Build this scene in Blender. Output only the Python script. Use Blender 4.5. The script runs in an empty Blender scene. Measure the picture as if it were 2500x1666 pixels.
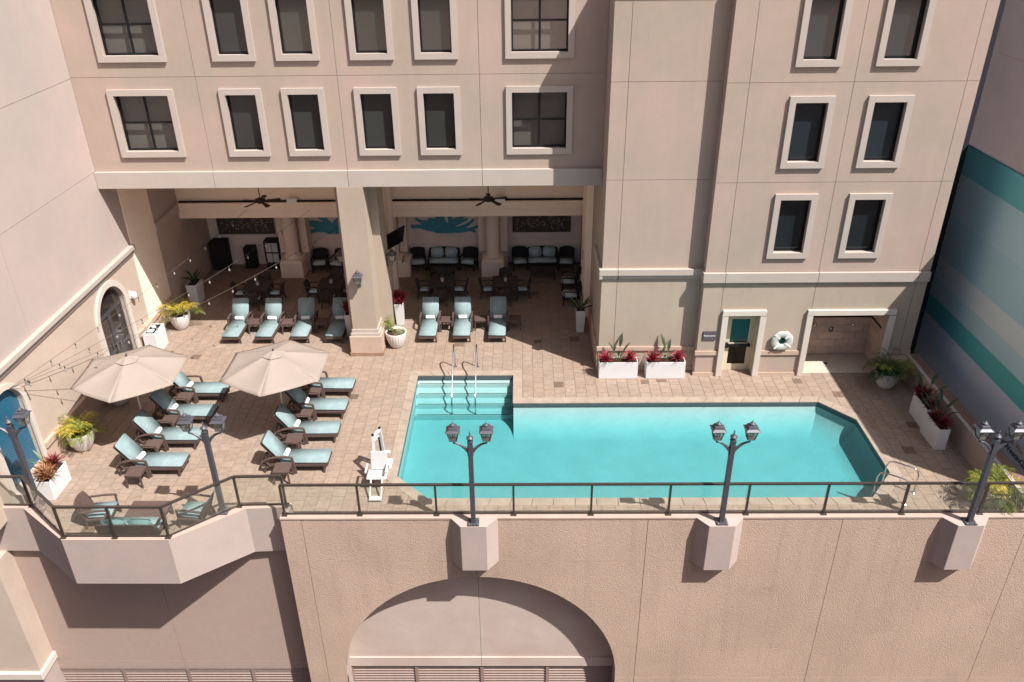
import bpy, bmesh, math, random
from mathutils import Vector, Matrix
R = math.radians
random.seed(7)
SC = bpy.context.scene
COL = SC.collection

# ------------------------------------------------------------------ camera, world, sun, exposure
def cam_axes(p, y, r):
    f = Vector((math.sin(y)*math.cos(p), math.cos(y)*math.cos(p), -math.sin(p)))
    right = Vector((math.cos(y), -math.sin(y), 0)); up = right.cross(f)
    return right*math.cos(r)+up*math.sin(r), up*math.cos(r)-right*math.sin(r), -f
cd = bpy.data.cameras.new('camera'); cam = bpy.data.objects.new('camera', cd); COL.objects.link(cam)
cd.sensor_fit = 'HORIZONTAL'; cd.sensor_width = 36.0; cd.lens = 36.0*1993.88/2500
cd.clip_start = 0.5; cd.clip_end = 2000
ax = cam_axes(0.50635, -0.01432, -0.01217)
m = Matrix.Identity(4)
for c in range(3):
    for r_ in range(3): m[r_][c] = ax[c][r_]
m.translation = (0, 0, 15.2)
cam.matrix_world = m
SC.camera = cam

SUN = Vector((0.56, -0.43, 1.0)).normalized()          # direction towards the sun
w = bpy.data.worlds.new('World'); SC.world = w; w.use_nodes = True
nt = w.node_tree; nt.nodes.clear()
sky = nt.nodes.new('ShaderNodeTexSky'); sky.sky_type = 'NISHITA'; sky.sun_disc = False; sky.air_density = 0.6; sky.dust_density = 3.0; sky.ozone_density = 0.3
sky.sun_elevation = math.asin(SUN.z); sky.sun_rotation = math.atan2(SUN.x, SUN.y)
bg = nt.nodes.new('ShaderNodeBackground'); bg.inputs['Strength'].default_value = 0.08
wo = nt.nodes.new('ShaderNodeOutputWorld')
nt.links.new(sky.outputs[0], bg.inputs['Color']); nt.links.new(bg.outputs[0], wo.inputs['Surface'])
sl = bpy.data.lights.new('sun', 'SUN'); sl.energy = 5.0; sl.angle = R(0.53); sl.color = (1.0, 0.965, 0.915)
so = bpy.data.objects.new('sun', sl); COL.objects.link(so)
so.rotation_euler = SUN.to_track_quat('Z', 'Y').to_euler(); so.location = (30, -20, 60)
SC.view_settings.view_transform = 'Standard'; SC.view_settings.look = 'None'
SC.view_settings.exposure = 0.6; SC.view_settings.gamma = 1.0
SC.render.engine = 'CYCLES'
SC.cycles.use_denoising = True
SC.cycles.max_bounces = 10; SC.cycles.diffuse_bounces = 7; SC.cycles.transparent_max_bounces = 16
SC.cycles.caustics_reflective = False; SC.cycles.caustics_refractive = False

# ------------------------------------------------------------------ materials
def lin(r, g, b):
    f = lambda c: (c/255/12.92) if c/255 <= 0.04045 else ((c/255+0.055)/1.055)**2.4
    return (f(r), f(g), f(b), 1.0)
def mul(c, k): return (min(1, c[0]*k), min(1, c[1]*k), min(1, c[2]*k), 1.0)
class NT:
    def __init__(s, name):
        s.m = bpy.data.materials.new(name); s.m.use_nodes = True; s.t = s.m.node_tree; s.t.nodes.clear()
        s.out = s.n('ShaderNodeOutputMaterial')
    def n(s, typ, **kw):
        o = s.t.nodes.new(typ)
        for k, v in kw.items():
            if k in o.inputs: o.inputs[k].default_value = v
            else: setattr(o, k, v)
        return o
    def l(s, a, b): s.t.links.new(a, b)
    def mixc(s, fac, a, b, blend='MIX'):
        o = s.n('ShaderNodeMix', data_type='RGBA', blend_type=blend)
        for i, v in ((0, fac), (6, a), (7, b)):
            if hasattr(v, 'is_output'): s.l(v, o.inputs[i])
            else: o.inputs[i].default_value = v
        return o.outputs[2]
    def math(s, op, a, b=0.0):
        o = s.n('ShaderNodeMath', operation=op)
        for i, v in ((0, a), (1, b)):
            if hasattr(v, 'is_output'): s.l(v, o.inputs[i])
            else: o.inputs[i].default_value = v
        return o.outputs[0]
    def noise(s, vec, scale, detail=3, rough=0.55, dist=0.0):
        o = s.n('ShaderNodeTexNoise', Scale=scale, Detail=detail, Roughness=rough, Distortion=dist)
        s.l(vec, o.inputs['Vector']); return o.outputs[0]
    def ramp(s, fac, lo, hi):
        o = s.n('ShaderNodeMapRange', clamp=True); s.l(fac, o.inputs[0])
        o.inputs[1].default_value = lo; o.inputs[2].default_value = hi; return o.outputs[0]
MATS = {}
def mat(name, col, rough=0.7, metal=0.0, var=0.0, vscale=2.0, bump=0.0, bscale=60.0, spec=0.35, col2=None, streak=0.0, bdist=0.01, rnd=0.0, sheen=0.0, detail=4):
    if name in MATS: return MATS[name]
    k = NT(name)
    p = k.n('ShaderNodeBsdfPrincipled', Roughness=rough, Metallic=metal)
    p.inputs['Specular IOR Level'].default_value = spec
    if sheen: p.inputs['Sheen Weight'].default_value = sheen
    tc = k.n('ShaderNodeTexCoord'); vec = tc.outputs['Object']
    c = col
    if var:
        a = k.ramp(k.noise(vec, vscale, detail), 0.32, 0.68)
        c = k.mixc(a, mul(col, 1-var), col2 if col2 else mul(col, 1+var))
        b2 = k.ramp(k.noise(vec, vscale*7.3, 3), 0.3, 0.7)
        c = k.mixc(b2, c, k.mixc(1.0, c, (1-var*0.5,)*3+(1,), 'MULTIPLY'))
    if streak:
        mp = k.n('ShaderNodeMapping'); mp.inputs['Scale'].default_value = (1.1, 1.1, 0.10); k.l(vec, mp.inputs[0])
        a = k.ramp(k.noise(mp.outputs[0], 2.0, 7, 0.7), 0.4, 0.8)
        c = k.mixc(a, c, k.mixc(1.0, c, (1-streak, 1-streak*0.95, 1-streak*0.9, 1), 'MULTIPLY'))
    if rnd:
        oi = k.n('ShaderNodeObjectInfo'); f = k.ramp(oi.outputs['Random'], 0, 1)
        c = k.mixc(f, k.mixc(1.0, c, (1-rnd,)*3+(1,), 'MULTIPLY'), c) if hasattr(c, 'is_output') else k.mixc(f, mul(c, 1-rnd), c)
    if hasattr(c, 'is_output'): k.l(c, p.inputs['Base Color'])
    else: p.inputs['Base Color'].default_value = c
    if bump:
        b = k.n('ShaderNodeBump', Strength=bump, Distance=bdist)
        k.l(k.noise(vec, bscale, 4), b.inputs['Height']); k.l(b.outputs[0], p.inputs['Normal'])
    k.l(p.outputs[0], k.out.inputs[0])
    MATS[name] = k.m
    return k.m

STUCCO = mat('facade_stucco', lin(174, 160, 146), 0.92, var=0.07, vscale=0.5, col2=lin(181, 159, 148), streak=0.06, bump=0.25, bscale=55, spec=0.15)
CURB = mat('curb_plaster', lin(180, 158, 147), 0.9, var=0.06, vscale=2.0, bump=0.1, spec=0.12)
STUCCO_LOW = mat('facade_stucco_streaked', lin(175, 159, 144), 0.92, var=0.06, vscale=0.6, streak=0.08, bump=0.25, bscale=55, spec=0.15)
PINK = mat('wing_stucco', lin(179, 167, 160), 0.92, var=0.06, vscale=0.4, col2=lin(186, 168, 161), bump=0.2, bscale=50, spec=0.15)
WINGLOW = mat('wing_stucco_textured', lin(192, 174, 160), 0.95, var=0.06, vscale=0.8, bump=0.7, bscale=30, bdist=0.02, spec=0.1)
TRIM = mat('pale_trim_plaster', lin(180, 168, 159), 0.85, var=0.03, vscale=1.5, bump=0.1, bscale=70, spec=0.2)
WHITETRIM = mat('cream_door_trim', lin(203, 193, 182), 0.7, var=0.03, vscale=2, spec=0.25)
BASE = mat('brown_plinth_plaster', lin(188, 164, 147), 0.9, var=0.06, vscale=2, bump=0.15, spec=0.15)
SKIRT = mat('skirting_stone', lin(150, 122, 104), 0.7, var=0.12, vscale=5)
BAYST = mat('bay_plaster', lin(178, 164, 156), 0.9, var=0.07, vscale=0.9, col2=lin(182, 163, 156), bump=0.15, bscale=40, spec=0.15)
LOWWALL = mat('recessed_wall_plaster', lin(180, 160, 148), 0.92, var=0.09, vscale=0.7, col2=lin(172, 150, 140), bump=0.2, bscale=35, spec=0.12)
ARCHP = mat('arch_infill_plaster', lin(204, 189, 179), 0.92, var=0.07, vscale=0.8, col2=lin(188, 167, 157), bump=0.2, bscale=35, spec=0.12)
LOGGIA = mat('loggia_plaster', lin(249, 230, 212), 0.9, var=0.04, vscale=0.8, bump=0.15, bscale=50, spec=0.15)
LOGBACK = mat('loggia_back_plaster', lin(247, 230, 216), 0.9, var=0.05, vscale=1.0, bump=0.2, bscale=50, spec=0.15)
DARKMETAL = mat('bronze_black_metal', lin(62, 58, 62), 0.42, 0.3, var=0.06, vscale=8, spec=0.5)
RAILMETAL = mat('bronze_rail_metal', lin(74, 66, 60), 0.4, 0.3, var=0.06, vscale=6, spec=0.5)
LAMPMETAL = mat('grey_black_lamp_paint', lin(84, 83, 91), 0.45, 0.25, var=0.06, vscale=9, spec=0.5)
BLACK = mat('black_frame', lin(26, 24, 26), 0.5, 0.2)
BOLT = mat('zinc_bolt', lin(150, 150, 150), 0.35, 0.8)
CHROME = mat('polished_steel', lin(215, 215, 218), 0.12, 1.0)
WICKER = mat('brown_wicker', lin(92, 74, 68), 0.75, var=0.16, vscale=18, bump=0.5, bscale=160, bdist=0.006, rnd=0.12)
DWICKER = mat('dark_wicker', lin(74, 65, 64), 0.75, var=0.2, vscale=18, bump=0.5, bscale=160, bdist=0.006, rnd=0.15)
BWICKER = mat('black_wicker', lin(40, 37, 38), 0.75, var=0.25, vscale=22, bump=0.5, bscale=160, bdist=0.006)
AQUA = mat('aqua_cushion_fabric', lin(132, 152, 154), 0.9, var=0.06, vscale=4, col2=lin(142, 160, 162), bump=0.35, bscale=11, bdist=0.02, spec=0.1, rnd=0.07)
AQUAIN = mat('aqua_lightened_for_shade', lin(196, 216, 217), 0.9, var=0.05, vscale=5, spec=0.1, rnd=0.06)  # cushion aqua lightened to brighten the seats in the loggia's shade
AQUAD = mat('teal_pillow_fabric', lin(134, 172, 174), 0.9, var=0.06, vscale=6, spec=0.1, rnd=0.08)
TOWEL = mat('white_towel', lin(218, 216, 216), 0.95, var=0.03, vscale=20, bump=0.5, bscale=180, spec=0.05)
CANVAS = mat('cream_canvas', lin(153, 140, 131), 0.9, var=0.03, vscale=2, spec=0.1, bump=0.12, bscale=14, bdist=0.02)
POLE = mat('pole_paint', lin(216, 208, 200), 0.5)
POTW = mat('white_glazed_pot', lin(212, 208, 205), 0.38, var=0.02, vscale=4, spec=0.45)
PLANTER = mat('white_fibreglass', lin(214, 213, 214), 0.5, var=0.025, vscale=3)
SOIL = mat('dark_soil', lin(66, 46, 36), 0.95, var=0.3, vscale=25, bump=0.8, bscale=60, bdist=0.02)
SLOT = mat('dark_opening', lin(20, 18, 18), 0.8)
GREYSCREEN = mat('screen_black', lin(16, 17, 20), 0.15)
TURQ = mat('turquoise_relief', lin(78, 158, 178), 0.6, var=0.15, vscale=4)
PANELD = mat('dark_bronze_panel', lin(84, 76, 66), 0.55, var=0.12, vscale=5)
SILVER = mat('silver_leaf_relief', lin(165, 158, 146), 0.5, 0.2)
FANM = mat('fan_bronze', lin(48, 40, 34), 0.5, 0.3)
SIGN = mat('plum_sign', lin(92, 80, 92), 0.5)
WHITEP = mat('white_paint', lin(232, 232, 232), 0.45)
LIFTW = mat('white_plastic', lin(194, 192, 192), 0.4, var=0.02, vscale=6)
DRAIN = mat('grey_drain_cover', lin(118, 99, 86), 0.7, var=0.2, vscale=9, rnd=0.25)
RINGW = mat('ring_vinyl', lin(188, 190, 183), 0.6, var=0.03)
DOORTEAL = mat('teal_door_glass', lin(14, 66, 64), 0.12, spec=0.6)
DOORDARK = mat('dark_door_glass', lin(14, 13, 15), 0.2, spec=0.25)
DOORFR = mat('grey_door_frame', lin(84, 82, 86), 0.4, 0.4)
CREAM = mat('cream_door_frame', lin(206, 196, 170), 0.6)
BULB = mat('bulb_glass', lin(150, 144, 138), 0.12, spec=0.7)
SOCKET = mat('bulb_socket', lin(60, 54, 50), 0.6)
CABLE = mat('string_light_cable', lin(92, 80, 74), 0.7)
LOUVER = mat('louver_paint', lin(150, 130, 122), 0.6, 0.1, var=0.06, vscale=5)
ASPH = mat('street_asphalt', lin(78, 74, 72), 0.9, var=0.1, vscale=1)
PLASTER = mat('pool_plaster', (0.55, 0.61, 0.60, 1), 0.7, var=0.05, vscale=1.3, spec=0.2)
WLTILE = mat('waterline_tile', lin(84, 92, 96), 0.3, var=0.25, vscale=30)
NOSING = mat('black_nosing_tile', lin(24, 30, 32), 0.3)
BRICKB = mat('brown_ledge_tile', lin(132, 104, 92), 0.8, var=0.12, vscale=3)
BLIND = mat('grey_blind', lin(124, 120, 117), 0.9)
PINKFAR = mat('neighbour_pink_stucco', lin(246, 214, 196), 0.92, var=0.06, vscale=0.4, bump=0.15, spec=0.12)
SHOWERT = mat('shower_stone', lin(205, 184, 170), 0.6, var=0.14, vscale=2.2, col2=lin(216, 188, 172), rnd=0.14)
SHOWERF = mat('shower_floor', lin(190, 182, 166), 0.7, var=0.08, vscale=3)
FILL = mat('dark_joint_filler', lin(44, 44, 52), 0.6)
LEAFG = [mat('palm_leaf_green', lin(86, 108, 40), 0.55, var=0.35, vscale=6, col2=lin(140, 146, 52), spec=0.3),
         mat('palm_leaf_yellow', lin(176, 160, 58), 0.55, var=0.3, vscale=6, col2=lin(206, 178, 70), spec=0.3),
         mat('dark_palm_leaf', lin(58, 82, 48), 0.55, var=0.3, vscale=6, spec=0.3)]
BIGLEAF = mat('glossy_broad_leaf', lin(50, 68, 44), 0.35, var=0.25, vscale=5, spec=0.5)
BIGLEAF2 = mat('pale_broad_leaf', lin(92, 114, 74), 0.4, var=0.25, vscale=5, spec=0.45)
BROM = mat('red_bromeliad', lin(128, 22, 44), 0.45, var=0.5, vscale=16, col2=lin(200, 70, 84), spec=0.4)
BROMD = mat('burgundy_bromeliad', lin(110, 28, 44), 0.45, var=0.4, vscale=14, col2=lin(150, 40, 56), spec=0.4)
BROMG = mat('variegated_bromeliad', lin(132, 60, 62), 0.5, var=0.4, vscale=16, col2=lin(196, 150, 96), spec=0.4)
GRASSY = mat('spider_grass', lin(150, 156, 116), 0.6, var=0.3, vscale=14)
STEM = mat('plant_stem', lin(96, 104, 62), 0.7)
FLOWER = mat('orange_flower', lin(226, 96, 30), 0.5)
TEXTN = mat('navy_letter_paint', lin(38, 40, 60), 0.6)
TEXTG = mat('gold_letter_paint', lin(190, 164, 92), 0.5)
TEXTW = mat('white_letter_paint', lin(240, 240, 240), 0.6)

def podium_mat():
    k = NT('rough_podium_stucco')
    p = k.n('ShaderNodeBsdfPrincipled', Roughness=0.96); p.inputs['Specular IOR Level'].default_value = 0.1
    v = k.n('ShaderNodeTexCoord').outputs['Object']
    big = k.ramp(k.noise(v, 0.35, 4), 0.35, 0.68)
    c = k.mixc(big, lin(186, 163, 146), lin(198, 174, 157))
    h = k.noise(v, 24.0, 4, 0.66, 0.3)
    c = k.mixc(k.ramp(h, 0.4, 0.62), k.mixc(1.0, c, (0.90, 0.89, 0.88, 1), 'MULTIPLY'), c)
    mp = k.n('ShaderNodeMapping'); mp.inputs['Scale'].default_value = (2.2, 2.2, 0.16); k.l(v, mp.inputs[0])
    sk = k.ramp(k.noise(mp.outputs[0], 1.6, 5), 0.52, 0.78)
    c = k.mixc(sk, c, k.mixc(1.0, c, (0.91, 0.90, 0.90, 1), 'MULTIPLY'))
    st = k.ramp(k.noise(v, 0.8, 5), 0.6, 0.78)
    c = k.mixc(st, c, k.mixc(1.0, c, (0.88, 0.87, 0.87, 1), 'MULTIPLY'))
    k.l(c, p.inputs['Base Color'])
    b = k.n('ShaderNodeBump', Strength=0.9, Distance=0.024); k.l(h, b.inputs['Height']); k.l(b.outputs[0], p.inputs['Normal'])
    k.l(p.outputs[0], k.out.inputs[0]); return k.m
PODIUM = podium_mat()

TW, TL, TX0, TY0 = 0.366, 0.34, 0.01, 0.08          # deck tile pitch and grid origin
def tile_mat(name, base, alt):
    k = NT(name)
    p = k.n('ShaderNodeBsdfPrincipled', Roughness=0.8); p.inputs['Specular IOR Level'].default_value = 0.25
    g = k.n('ShaderNodeNewGeometry').outputs['Position']
    sp = k.n('ShaderNodeSeparateXYZ'); k.l(g, sp.inputs[0])
    i = k.math('FLOOR', k.math('DIVIDE', k.math('SUBTRACT', sp.outputs[0], TX0), TW))
    half = k.math('MULTIPLY', k.math('PINGPONG', i, 1.0), 0.5)
    j = k.math('FLOOR', k.math('SUBTRACT', k.math('DIVIDE', k.math('SUBTRACT', sp.outputs[1], TY0), TL), half))
    cb = k.n('ShaderNodeCombineXYZ'); k.l(i, cb.inputs[0]); k.l(j, cb.inputs[1])
    wn = k.n('ShaderNodeTexWhiteNoise', noise_dimensions='3D'); k.l(cb.outputs[0], wn.inputs[0])
    off = k.n('ShaderNodeVectorMath', operation='SCALE'); k.l(wn.outputs[1], off.inputs[0]); off.inputs[3].default_value = 30.0
    add = k.n('ShaderNodeVectorMath', operation='ADD'); k.l(g, add.inputs[0]); k.l(off.outputs[0], add.inputs[1])
    mott = k.ramp(k.noise(add.outputs[0], 7.5, 6, 0.68), 0.28, 0.74)
    c = k.mixc(mott, base, alt)
    v = k.n('ShaderNodeMapRange'); k.l(wn.outputs[0], v.inputs[0]); v.inputs[3].default_value = 0.92; v.inputs[4].default_value = 1.05
    vc = k.n('ShaderNodeCombineColor'); [k.l(v.outputs[0], vc.inputs[q]) for q in range(3)]
    c = k.mixc(1.0, c, vc.outputs[0], 'MULTIPLY')
    dirt = k.ramp(k.noise(g, 0.45, 4), 0.42, 0.7)
    c = k.mixc(dirt, c, k.mixc(1.0, c, (1.02, 0.95, 0.90, 1), 'MULTIPLY'))
    k.l(c, p.inputs['Base Color'])
    b = k.n('ShaderNodeBump', Strength=0.25, Distance=0.01); k.l(k.noise(add.outputs[0], 22, 3), b.inputs['Height']); k.l(b.outputs[0], p.inputs['Normal'])
    k.l(p.outputs[0], k.out.inputs[0]); return k.m
TILE = tile_mat('deck_stone_tile', lin(136, 119, 107), lin(160, 143, 129))
GROUT = mat('grout', lin(122, 102, 88), 0.95, var=0.1, vscale=4)
COPE = mat('coping_stone', lin(160, 144, 130), 0.8, var=0.1, vscale=2.5, col2=lin(170, 153, 138), bump=0.3, bscale=30, rnd=0.1)

def water_mats():
    k = NT('pool_water')
    fr = k.n('ShaderNodeFresnel', IOR=1.33)
    g = k.n('ShaderNodeNewGeometry').outputs['Position']
    b = k.n('ShaderNodeBump', Strength=0.45, Distance=0.05)
    k.l(k.noise(g, 5.0, 6, 0.66, 0.6), b.inputs['Height'])
    k.l(b.outputs[0], fr.inputs['Normal'])
    tr = k.n('ShaderNodeBsdfTransparent', Color=(0.97, 1.0, 1.0, 1))
    gl = k.n('ShaderNodeBsdfGlossy', Roughness=0.06); k.l(b.outputs[0], gl.inputs['Normal'])
    mx = k.n('ShaderNodeMixShader'); k.l(fr.outputs[0], mx.inputs[0]); k.l(tr.outputs[0], mx.inputs[1]); k.l(gl.outputs[0], mx.inputs[2])
    k.l(mx.outputs[0], k.out.inputs['Surface'])
    va = k.n('ShaderNodeVolumeAbsorption', Color=(0.0, 0.65, 0.69, 1), Density=0.80)
    k.l(va.outputs[0], k.out.inputs['Volume'])
    return k.m
WATER = water_mats()
def glass_mat(name, tint, refl=0.06, rough=0.02, haze=0.0):
    k = NT(name)
    tr = k.n('ShaderNodeBsdfTransparent', Color=tint)
    gl = k.n('ShaderNodeBsdfGlossy', Roughness=rough)
    lw = k.n('ShaderNodeLayerWeight', Blend=0.5)
    fz = k.math('ADD', k.math('MULTIPLY', k.math('POWER', lw.outputs['Facing'], 4.0), 0.6), 0.035)
    mx = k.n('ShaderNodeMixShader'); k.l(fz, mx.inputs[0]); k.l(tr.outputs[0], mx.inputs[1]); k.l(gl.outputs[0], mx.inputs[2])
    if haze:
        df = k.n('ShaderNodeBsdfDiffuse', Color=(0.8, 0.78, 0.66, 1)); m2 = k.n('ShaderNodeMixShader'); m2.inputs[0].default_value = haze
        k.l(mx.outputs[0], m2.inputs[1]); k.l(df.outputs[0], m2.inputs[2]); mx = m2
    k.l(mx.outputs[0], k.out.inputs[0]); return k.m
RAILGLASS = glass_mat('railing_glass', (0.96, 0.975, 0.96, 1), haze=0.03)
LAMPGLASS = glass_mat('lantern_glass', (0.78, 0.76, 0.72, 1), haze=0.22)
PANECLEAR = glass_mat('window_pane_clear', (0.88, 0.88, 0.87, 1))
PANE = mat('window_pane_shaded', lin(58, 60, 58), 0.12, spec=0.5, rnd=0.45)
PANEB = mat('window_pane_blue_shade', lin(38, 48, 54), 0.10, spec=0.5, rnd=0.4)
DOORGLASS = mat('door_glass', lin(52, 46, 46), 0.08, spec=0.6)

def mosaic_mat():
    k = NT('blue_mosaic')
    p = k.n('ShaderNodeBsdfPrincipled', Roughness=0.25)
    v = k.n('ShaderNodeTexCoord').outputs['Object']
    wv = k.n('ShaderNodeTexWave', wave_type='BANDS', bands_direction='DIAGONAL', Scale=11.0, Distortion=0.4); k.l(v, wv.inputs[0])
    n = k.noise(v, 9, 3)
    c = k.mixc(k.ramp(wv.outputs[1], 0.2, 0.8), lin(24, 74, 102), lin(56, 118, 146))
    c = k.mixc(k.ramp(n, 0.35, 0.7), c, k.mixc(1.0, c, (0.8, 0.85, 0.9, 1), 'MULTIPLY'))
    k.l(c, p.inputs['Base Color']); k.l(p.outputs[0], k.out.inputs[0]); return k.m
MOSAIC = mosaic_mat()
def mural_mat():
    k = NT('striped_mural_paint')
    p = k.n('ShaderNodeBsdfPrincipled', Roughness=0.75); p.inputs['Specular IOR Level'].default_value = 0.2
    g = k.n('ShaderNodeNewGeometry').outputs['Position']
    sp = k.n('ShaderNodeSeparateXYZ'); k.l(g, sp.inputs[0])
    f = k.ramp(sp.outputs[2], -2.0, 8.0)
    r = k.n('ShaderNodeValToRGB'); r.color_ramp.interpolation = 'CONSTANT'
    z = [0, 1.173+2, 1.916+2, 2.64+2, 3.40+2, 4.97+2, 6.457+2]
    cs = [lin(236, 240, 246), lin(112, 206, 200), lin(210, 238, 238), lin(240, 246, 240), lin(202, 232, 234), lin(212, 238, 238), lin(136, 214, 210)]
    els = r.color_ramp.elements
    els[0].position = 0; els[0].color = cs[0]; els[1].position = z[1]/10; els[1].color = cs[1]
    for q in range(2, 7):
        e = els.new(z[q]/10); e.color = cs[q]
    k.l(f, r.inputs[0])
    n = k.ramp(k.noise(g, 0.9, 4), 0.3, 0.75)
    c = k.mixc(n, r.outputs[0], k.mixc(1.0, r.outputs[0], (0.93, 0.94, 0.94, 1), 'MULTIPLY'))
    k.l(c, p.inputs['Base Color']); k.l(p.outputs[0], k.out.inputs[0]); return k.m
MURAL = mural_mat()

# ------------------------------------------------------------------ mesh helpers
class MB:
    def __init__(s): s.v = []; s.f = []; s.M = None
    def add(s, vs, fs):
        o = len(s.v)
        if s.M is not None: vs = [tuple(s.M @ Vector(p)) for p in vs]
        s.v += [tuple(p) for p in vs]; s.f += [tuple(i+o for i in f) for f in fs]; return s
    def box(s, x0, x1, y0, y1, z0, z1):
        return s.add([(x0,y0,z0),(x1,y0,z0),(x1,y1,z0),(x0,y1,z0),(x0,y0,z1),(x1,y0,z1),(x1,y1,z1),(x0,y1,z1)],
                     [(0,3,2,1),(4,5,6,7),(0,1,5,4),(1,2,6,5),(2,3,7,6),(3,0,4,7)])
    def frus(s, x0, x1, y0, y1, z0, z1, dx, dy):   # box whose bottom is inset by dx, dy
        return s.add([(x0+dx,y0+dy,z0),(x1-dx,y0+dy,z0),(x1-dx,y1-dy,z0),(x0+dx,y1-dy,z0),(x0,y0,z1),(x1,y0,z1),(x1,y1,z1),(x0,y1,z1)],
                     [(0,3,2,1),(4,5,6,7),(0,1,5,4),(1,2,6,5),(2,3,7,6),(3,0,4,7)])
    def bar(s, p, q, w, h, up=(0,0,1)):
        p, q = Vector(p), Vector(q); d = (q-p).normalized(); u = Vector(up)
        if abs(d.dot(u)) > 0.98: u = Vector((1,0,0))
        a = d.cross(u).normalized()*w/2; b = a.cross(d).normalized()*h/2
        vs = [p-a-b, p+a-b, p+a+b, p-a+b, q-a-b, q+a-b, q+a+b, q-a+b]
        return s.add(vs, [(0,1,2,3),(7,6,5,4),(0,4,5,1),(1,5,6,2),(2,6,7,3),(3,7,4,0)])
    def tube(s, pts, r, n=8, rr=None):
        pts = [Vector(p) for p in pts]; vs = []; fs = []; m = len(pts); prev = None
        for i, p in enumerate(pts):
            d = (pts[min(i+1,m-1)]-pts[max(i-1,0)]).normalized()
            u = prev if prev is not None else (Vector((0,0,1)) if abs(d.z) < 0.9 else Vector((1,0,0)))
            a = (u - d*u.dot(d)).normalized(); b = d.cross(a); prev = a
            rad = rr[i] if rr else r
            for k in range(n):
                t = 2*math.pi*k/n; vs.append(p+a*math.cos(t)*rad+b*math.sin(t)*rad)
        for i in range(m-1):
            for k in range(n): fs.append((i*n+k, i*n+(k+1)%n, (i+1)*n+(k+1)%n, (i+1)*n+k))
        fs.append(tuple(range(n-1,-1,-1))); fs.append(tuple((m-1)*n+k for k in range(n)))
        return s.add(vs, fs)
    def lathe(s, prof, n=20, c=(0,0,0), rib=0, amp=0.0, caps=True):
        vs = []; fs = []; m = len(prof)
        for r, z in prof:
            for k in range(n):
                t = 2*math.pi*k/n; q = r*(1+amp*math.cos(rib*t)) if rib else r
                vs.append((c[0]+q*math.cos(t), c[1]+q*math.sin(t), c[2]+z))
        for i in range(m-1):
            for k in range(n): fs.append((i*n+k, i*n+(k+1)%n, (i+1)*n+(k+1)%n, (i+1)*n+k))
        if caps: fs.append(tuple(range(n-1,-1,-1))); fs.append(tuple((m-1)*n+k for k in range(n)))
        return s.add(vs, fs)
    def prism(s, poly, z0, z1):
        n = len(poly)
        a = sum(poly[i][0]*poly[(i+1)%n][1]-poly[(i+1)%n][0]*poly[i][1] for i in range(n))
        if a < 0: poly = poly[::-1]
        vs = [(x,y,z0) for x,y in poly]+[(x,y,z1) for x,y in poly]
        return s.add(vs, [tuple(range(n-1,-1,-1)), tuple(range(n,2*n))]+[(i,(i+1)%n,n+(i+1)%n,n+i) for i in range(n)])
    def plane2d(s, poly, fn, d0, d1):     # polygon in (u, v) pushed between depths d0 (front) and d1
        n = len(poly)
        vs = [fn(u,v,d0) for u,v in poly]+[fn(u,v,d1) for u,v in poly]
        return s.add(vs, [tuple(range(n)), tuple(range(2*n-1,n-1,-1))]+[(i,n+i,n+(i+1)%n,(i+1)%n) for i in range(n)])
    def mesh(s, name, mat, smooth=False, bevel=0.0, seg=2):
        me = bpy.data.meshes.new(name); me.from_pydata(s.v, [], s.f)
        bm = bmesh.new(); bm.from_mesh(me)
        if bevel:
            bmesh.ops.remove_doubles(bm, verts=bm.verts, dist=1e-5)
            bmesh.ops.bevel(bm, geom=bm.edges[:], offset=bevel, segments=seg, affect='EDGES', clamp_overlap=True)
        bmesh.ops.recalc_face_normals(bm, faces=bm.faces[:])
        if smooth is True:
            for f in bm.faces: f.smooth = True
        bm.to_mesh(me); bm.free()
        me.materials.append(mat)
        return me
    def build(s, name, mat, parent=None, smooth=False, bevel=0.0, loc=None, seg=2):
        return put(name, s.mesh(name, mat, smooth, bevel, seg), parent, loc)
def put(name, me, parent=None, loc=None, rz=0.0):
    o = bpy.data.objects.new(name, me); COL.objects.link(o)
    if parent: o.parent = parent
    if loc: o.location = loc
    if rz: o.rotation_euler = (0,0,rz)
    return o
def tag(o, label=None, cat=None, group=None, kind=None):
    if label: o['label'] = label
    if cat: o['category'] = cat
    if group: o['group'] = group
    if kind: o['kind'] = kind
    return o
def thing(name, label, cat, loc=(0,0,0), rz=0.0, group=None):
    o = bpy.data.objects.new(name, None); COL.objects.link(o); o.location = loc; o.rotation_euler = (0,0,rz)
    o.empty_display_size = 0.2
    return tag(o, label, cat, group)
def copy_tree(o, parent=None):
    c = o.copy(); COL.objects.link(c); c.parent = parent
    for ch in list(o.children): copy_tree(ch, c)
    return c
def dup(proto, label, loc, rz=0.0, used=set()):
    """the first call places the prototype itself, later ones place copies"""
    if proto.name in used: o = copy_tree(proto)
    else: used.add(proto.name); o = proto
    o.location = loc; o.rotation_euler = (0,0,rz); o['label'] = label
    return o
def fy(Y): return lambda u, v, d: (u, Y+d, v)          # plane facing -Y
def fxp(X): return lambda u, v, d: (X-d, u, v)         # plane facing +X
def fxn(X): return lambda u, v, d: (X+d, u, v)         # plane facing -X
def cells(x0, x1, z0, z1, holes):
    """rectangles left over when rectangular holes are cut out"""
    zs = sorted({z0, z1} | {min(max(h[k], z0), z1) for h in holes for k in (2, 3)})
    out = []
    for a, b in zip(zs, zs[1:]):
        if b-a < 1e-6: continue
        mid = (a+b)/2; hs = sorted((max(h[0], x0), min(h[1], x1)) for h in holes if h[2] < mid < h[3] and h[1] > x0 and h[0] < x1)
        x = x0
        for p, q in hs:
            if p > x+1e-6: out.append((x, p, a, b))
            x = max(x, q)
        if x < x1-1e-6: out.append((x, x1, a, b))
    return out
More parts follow.
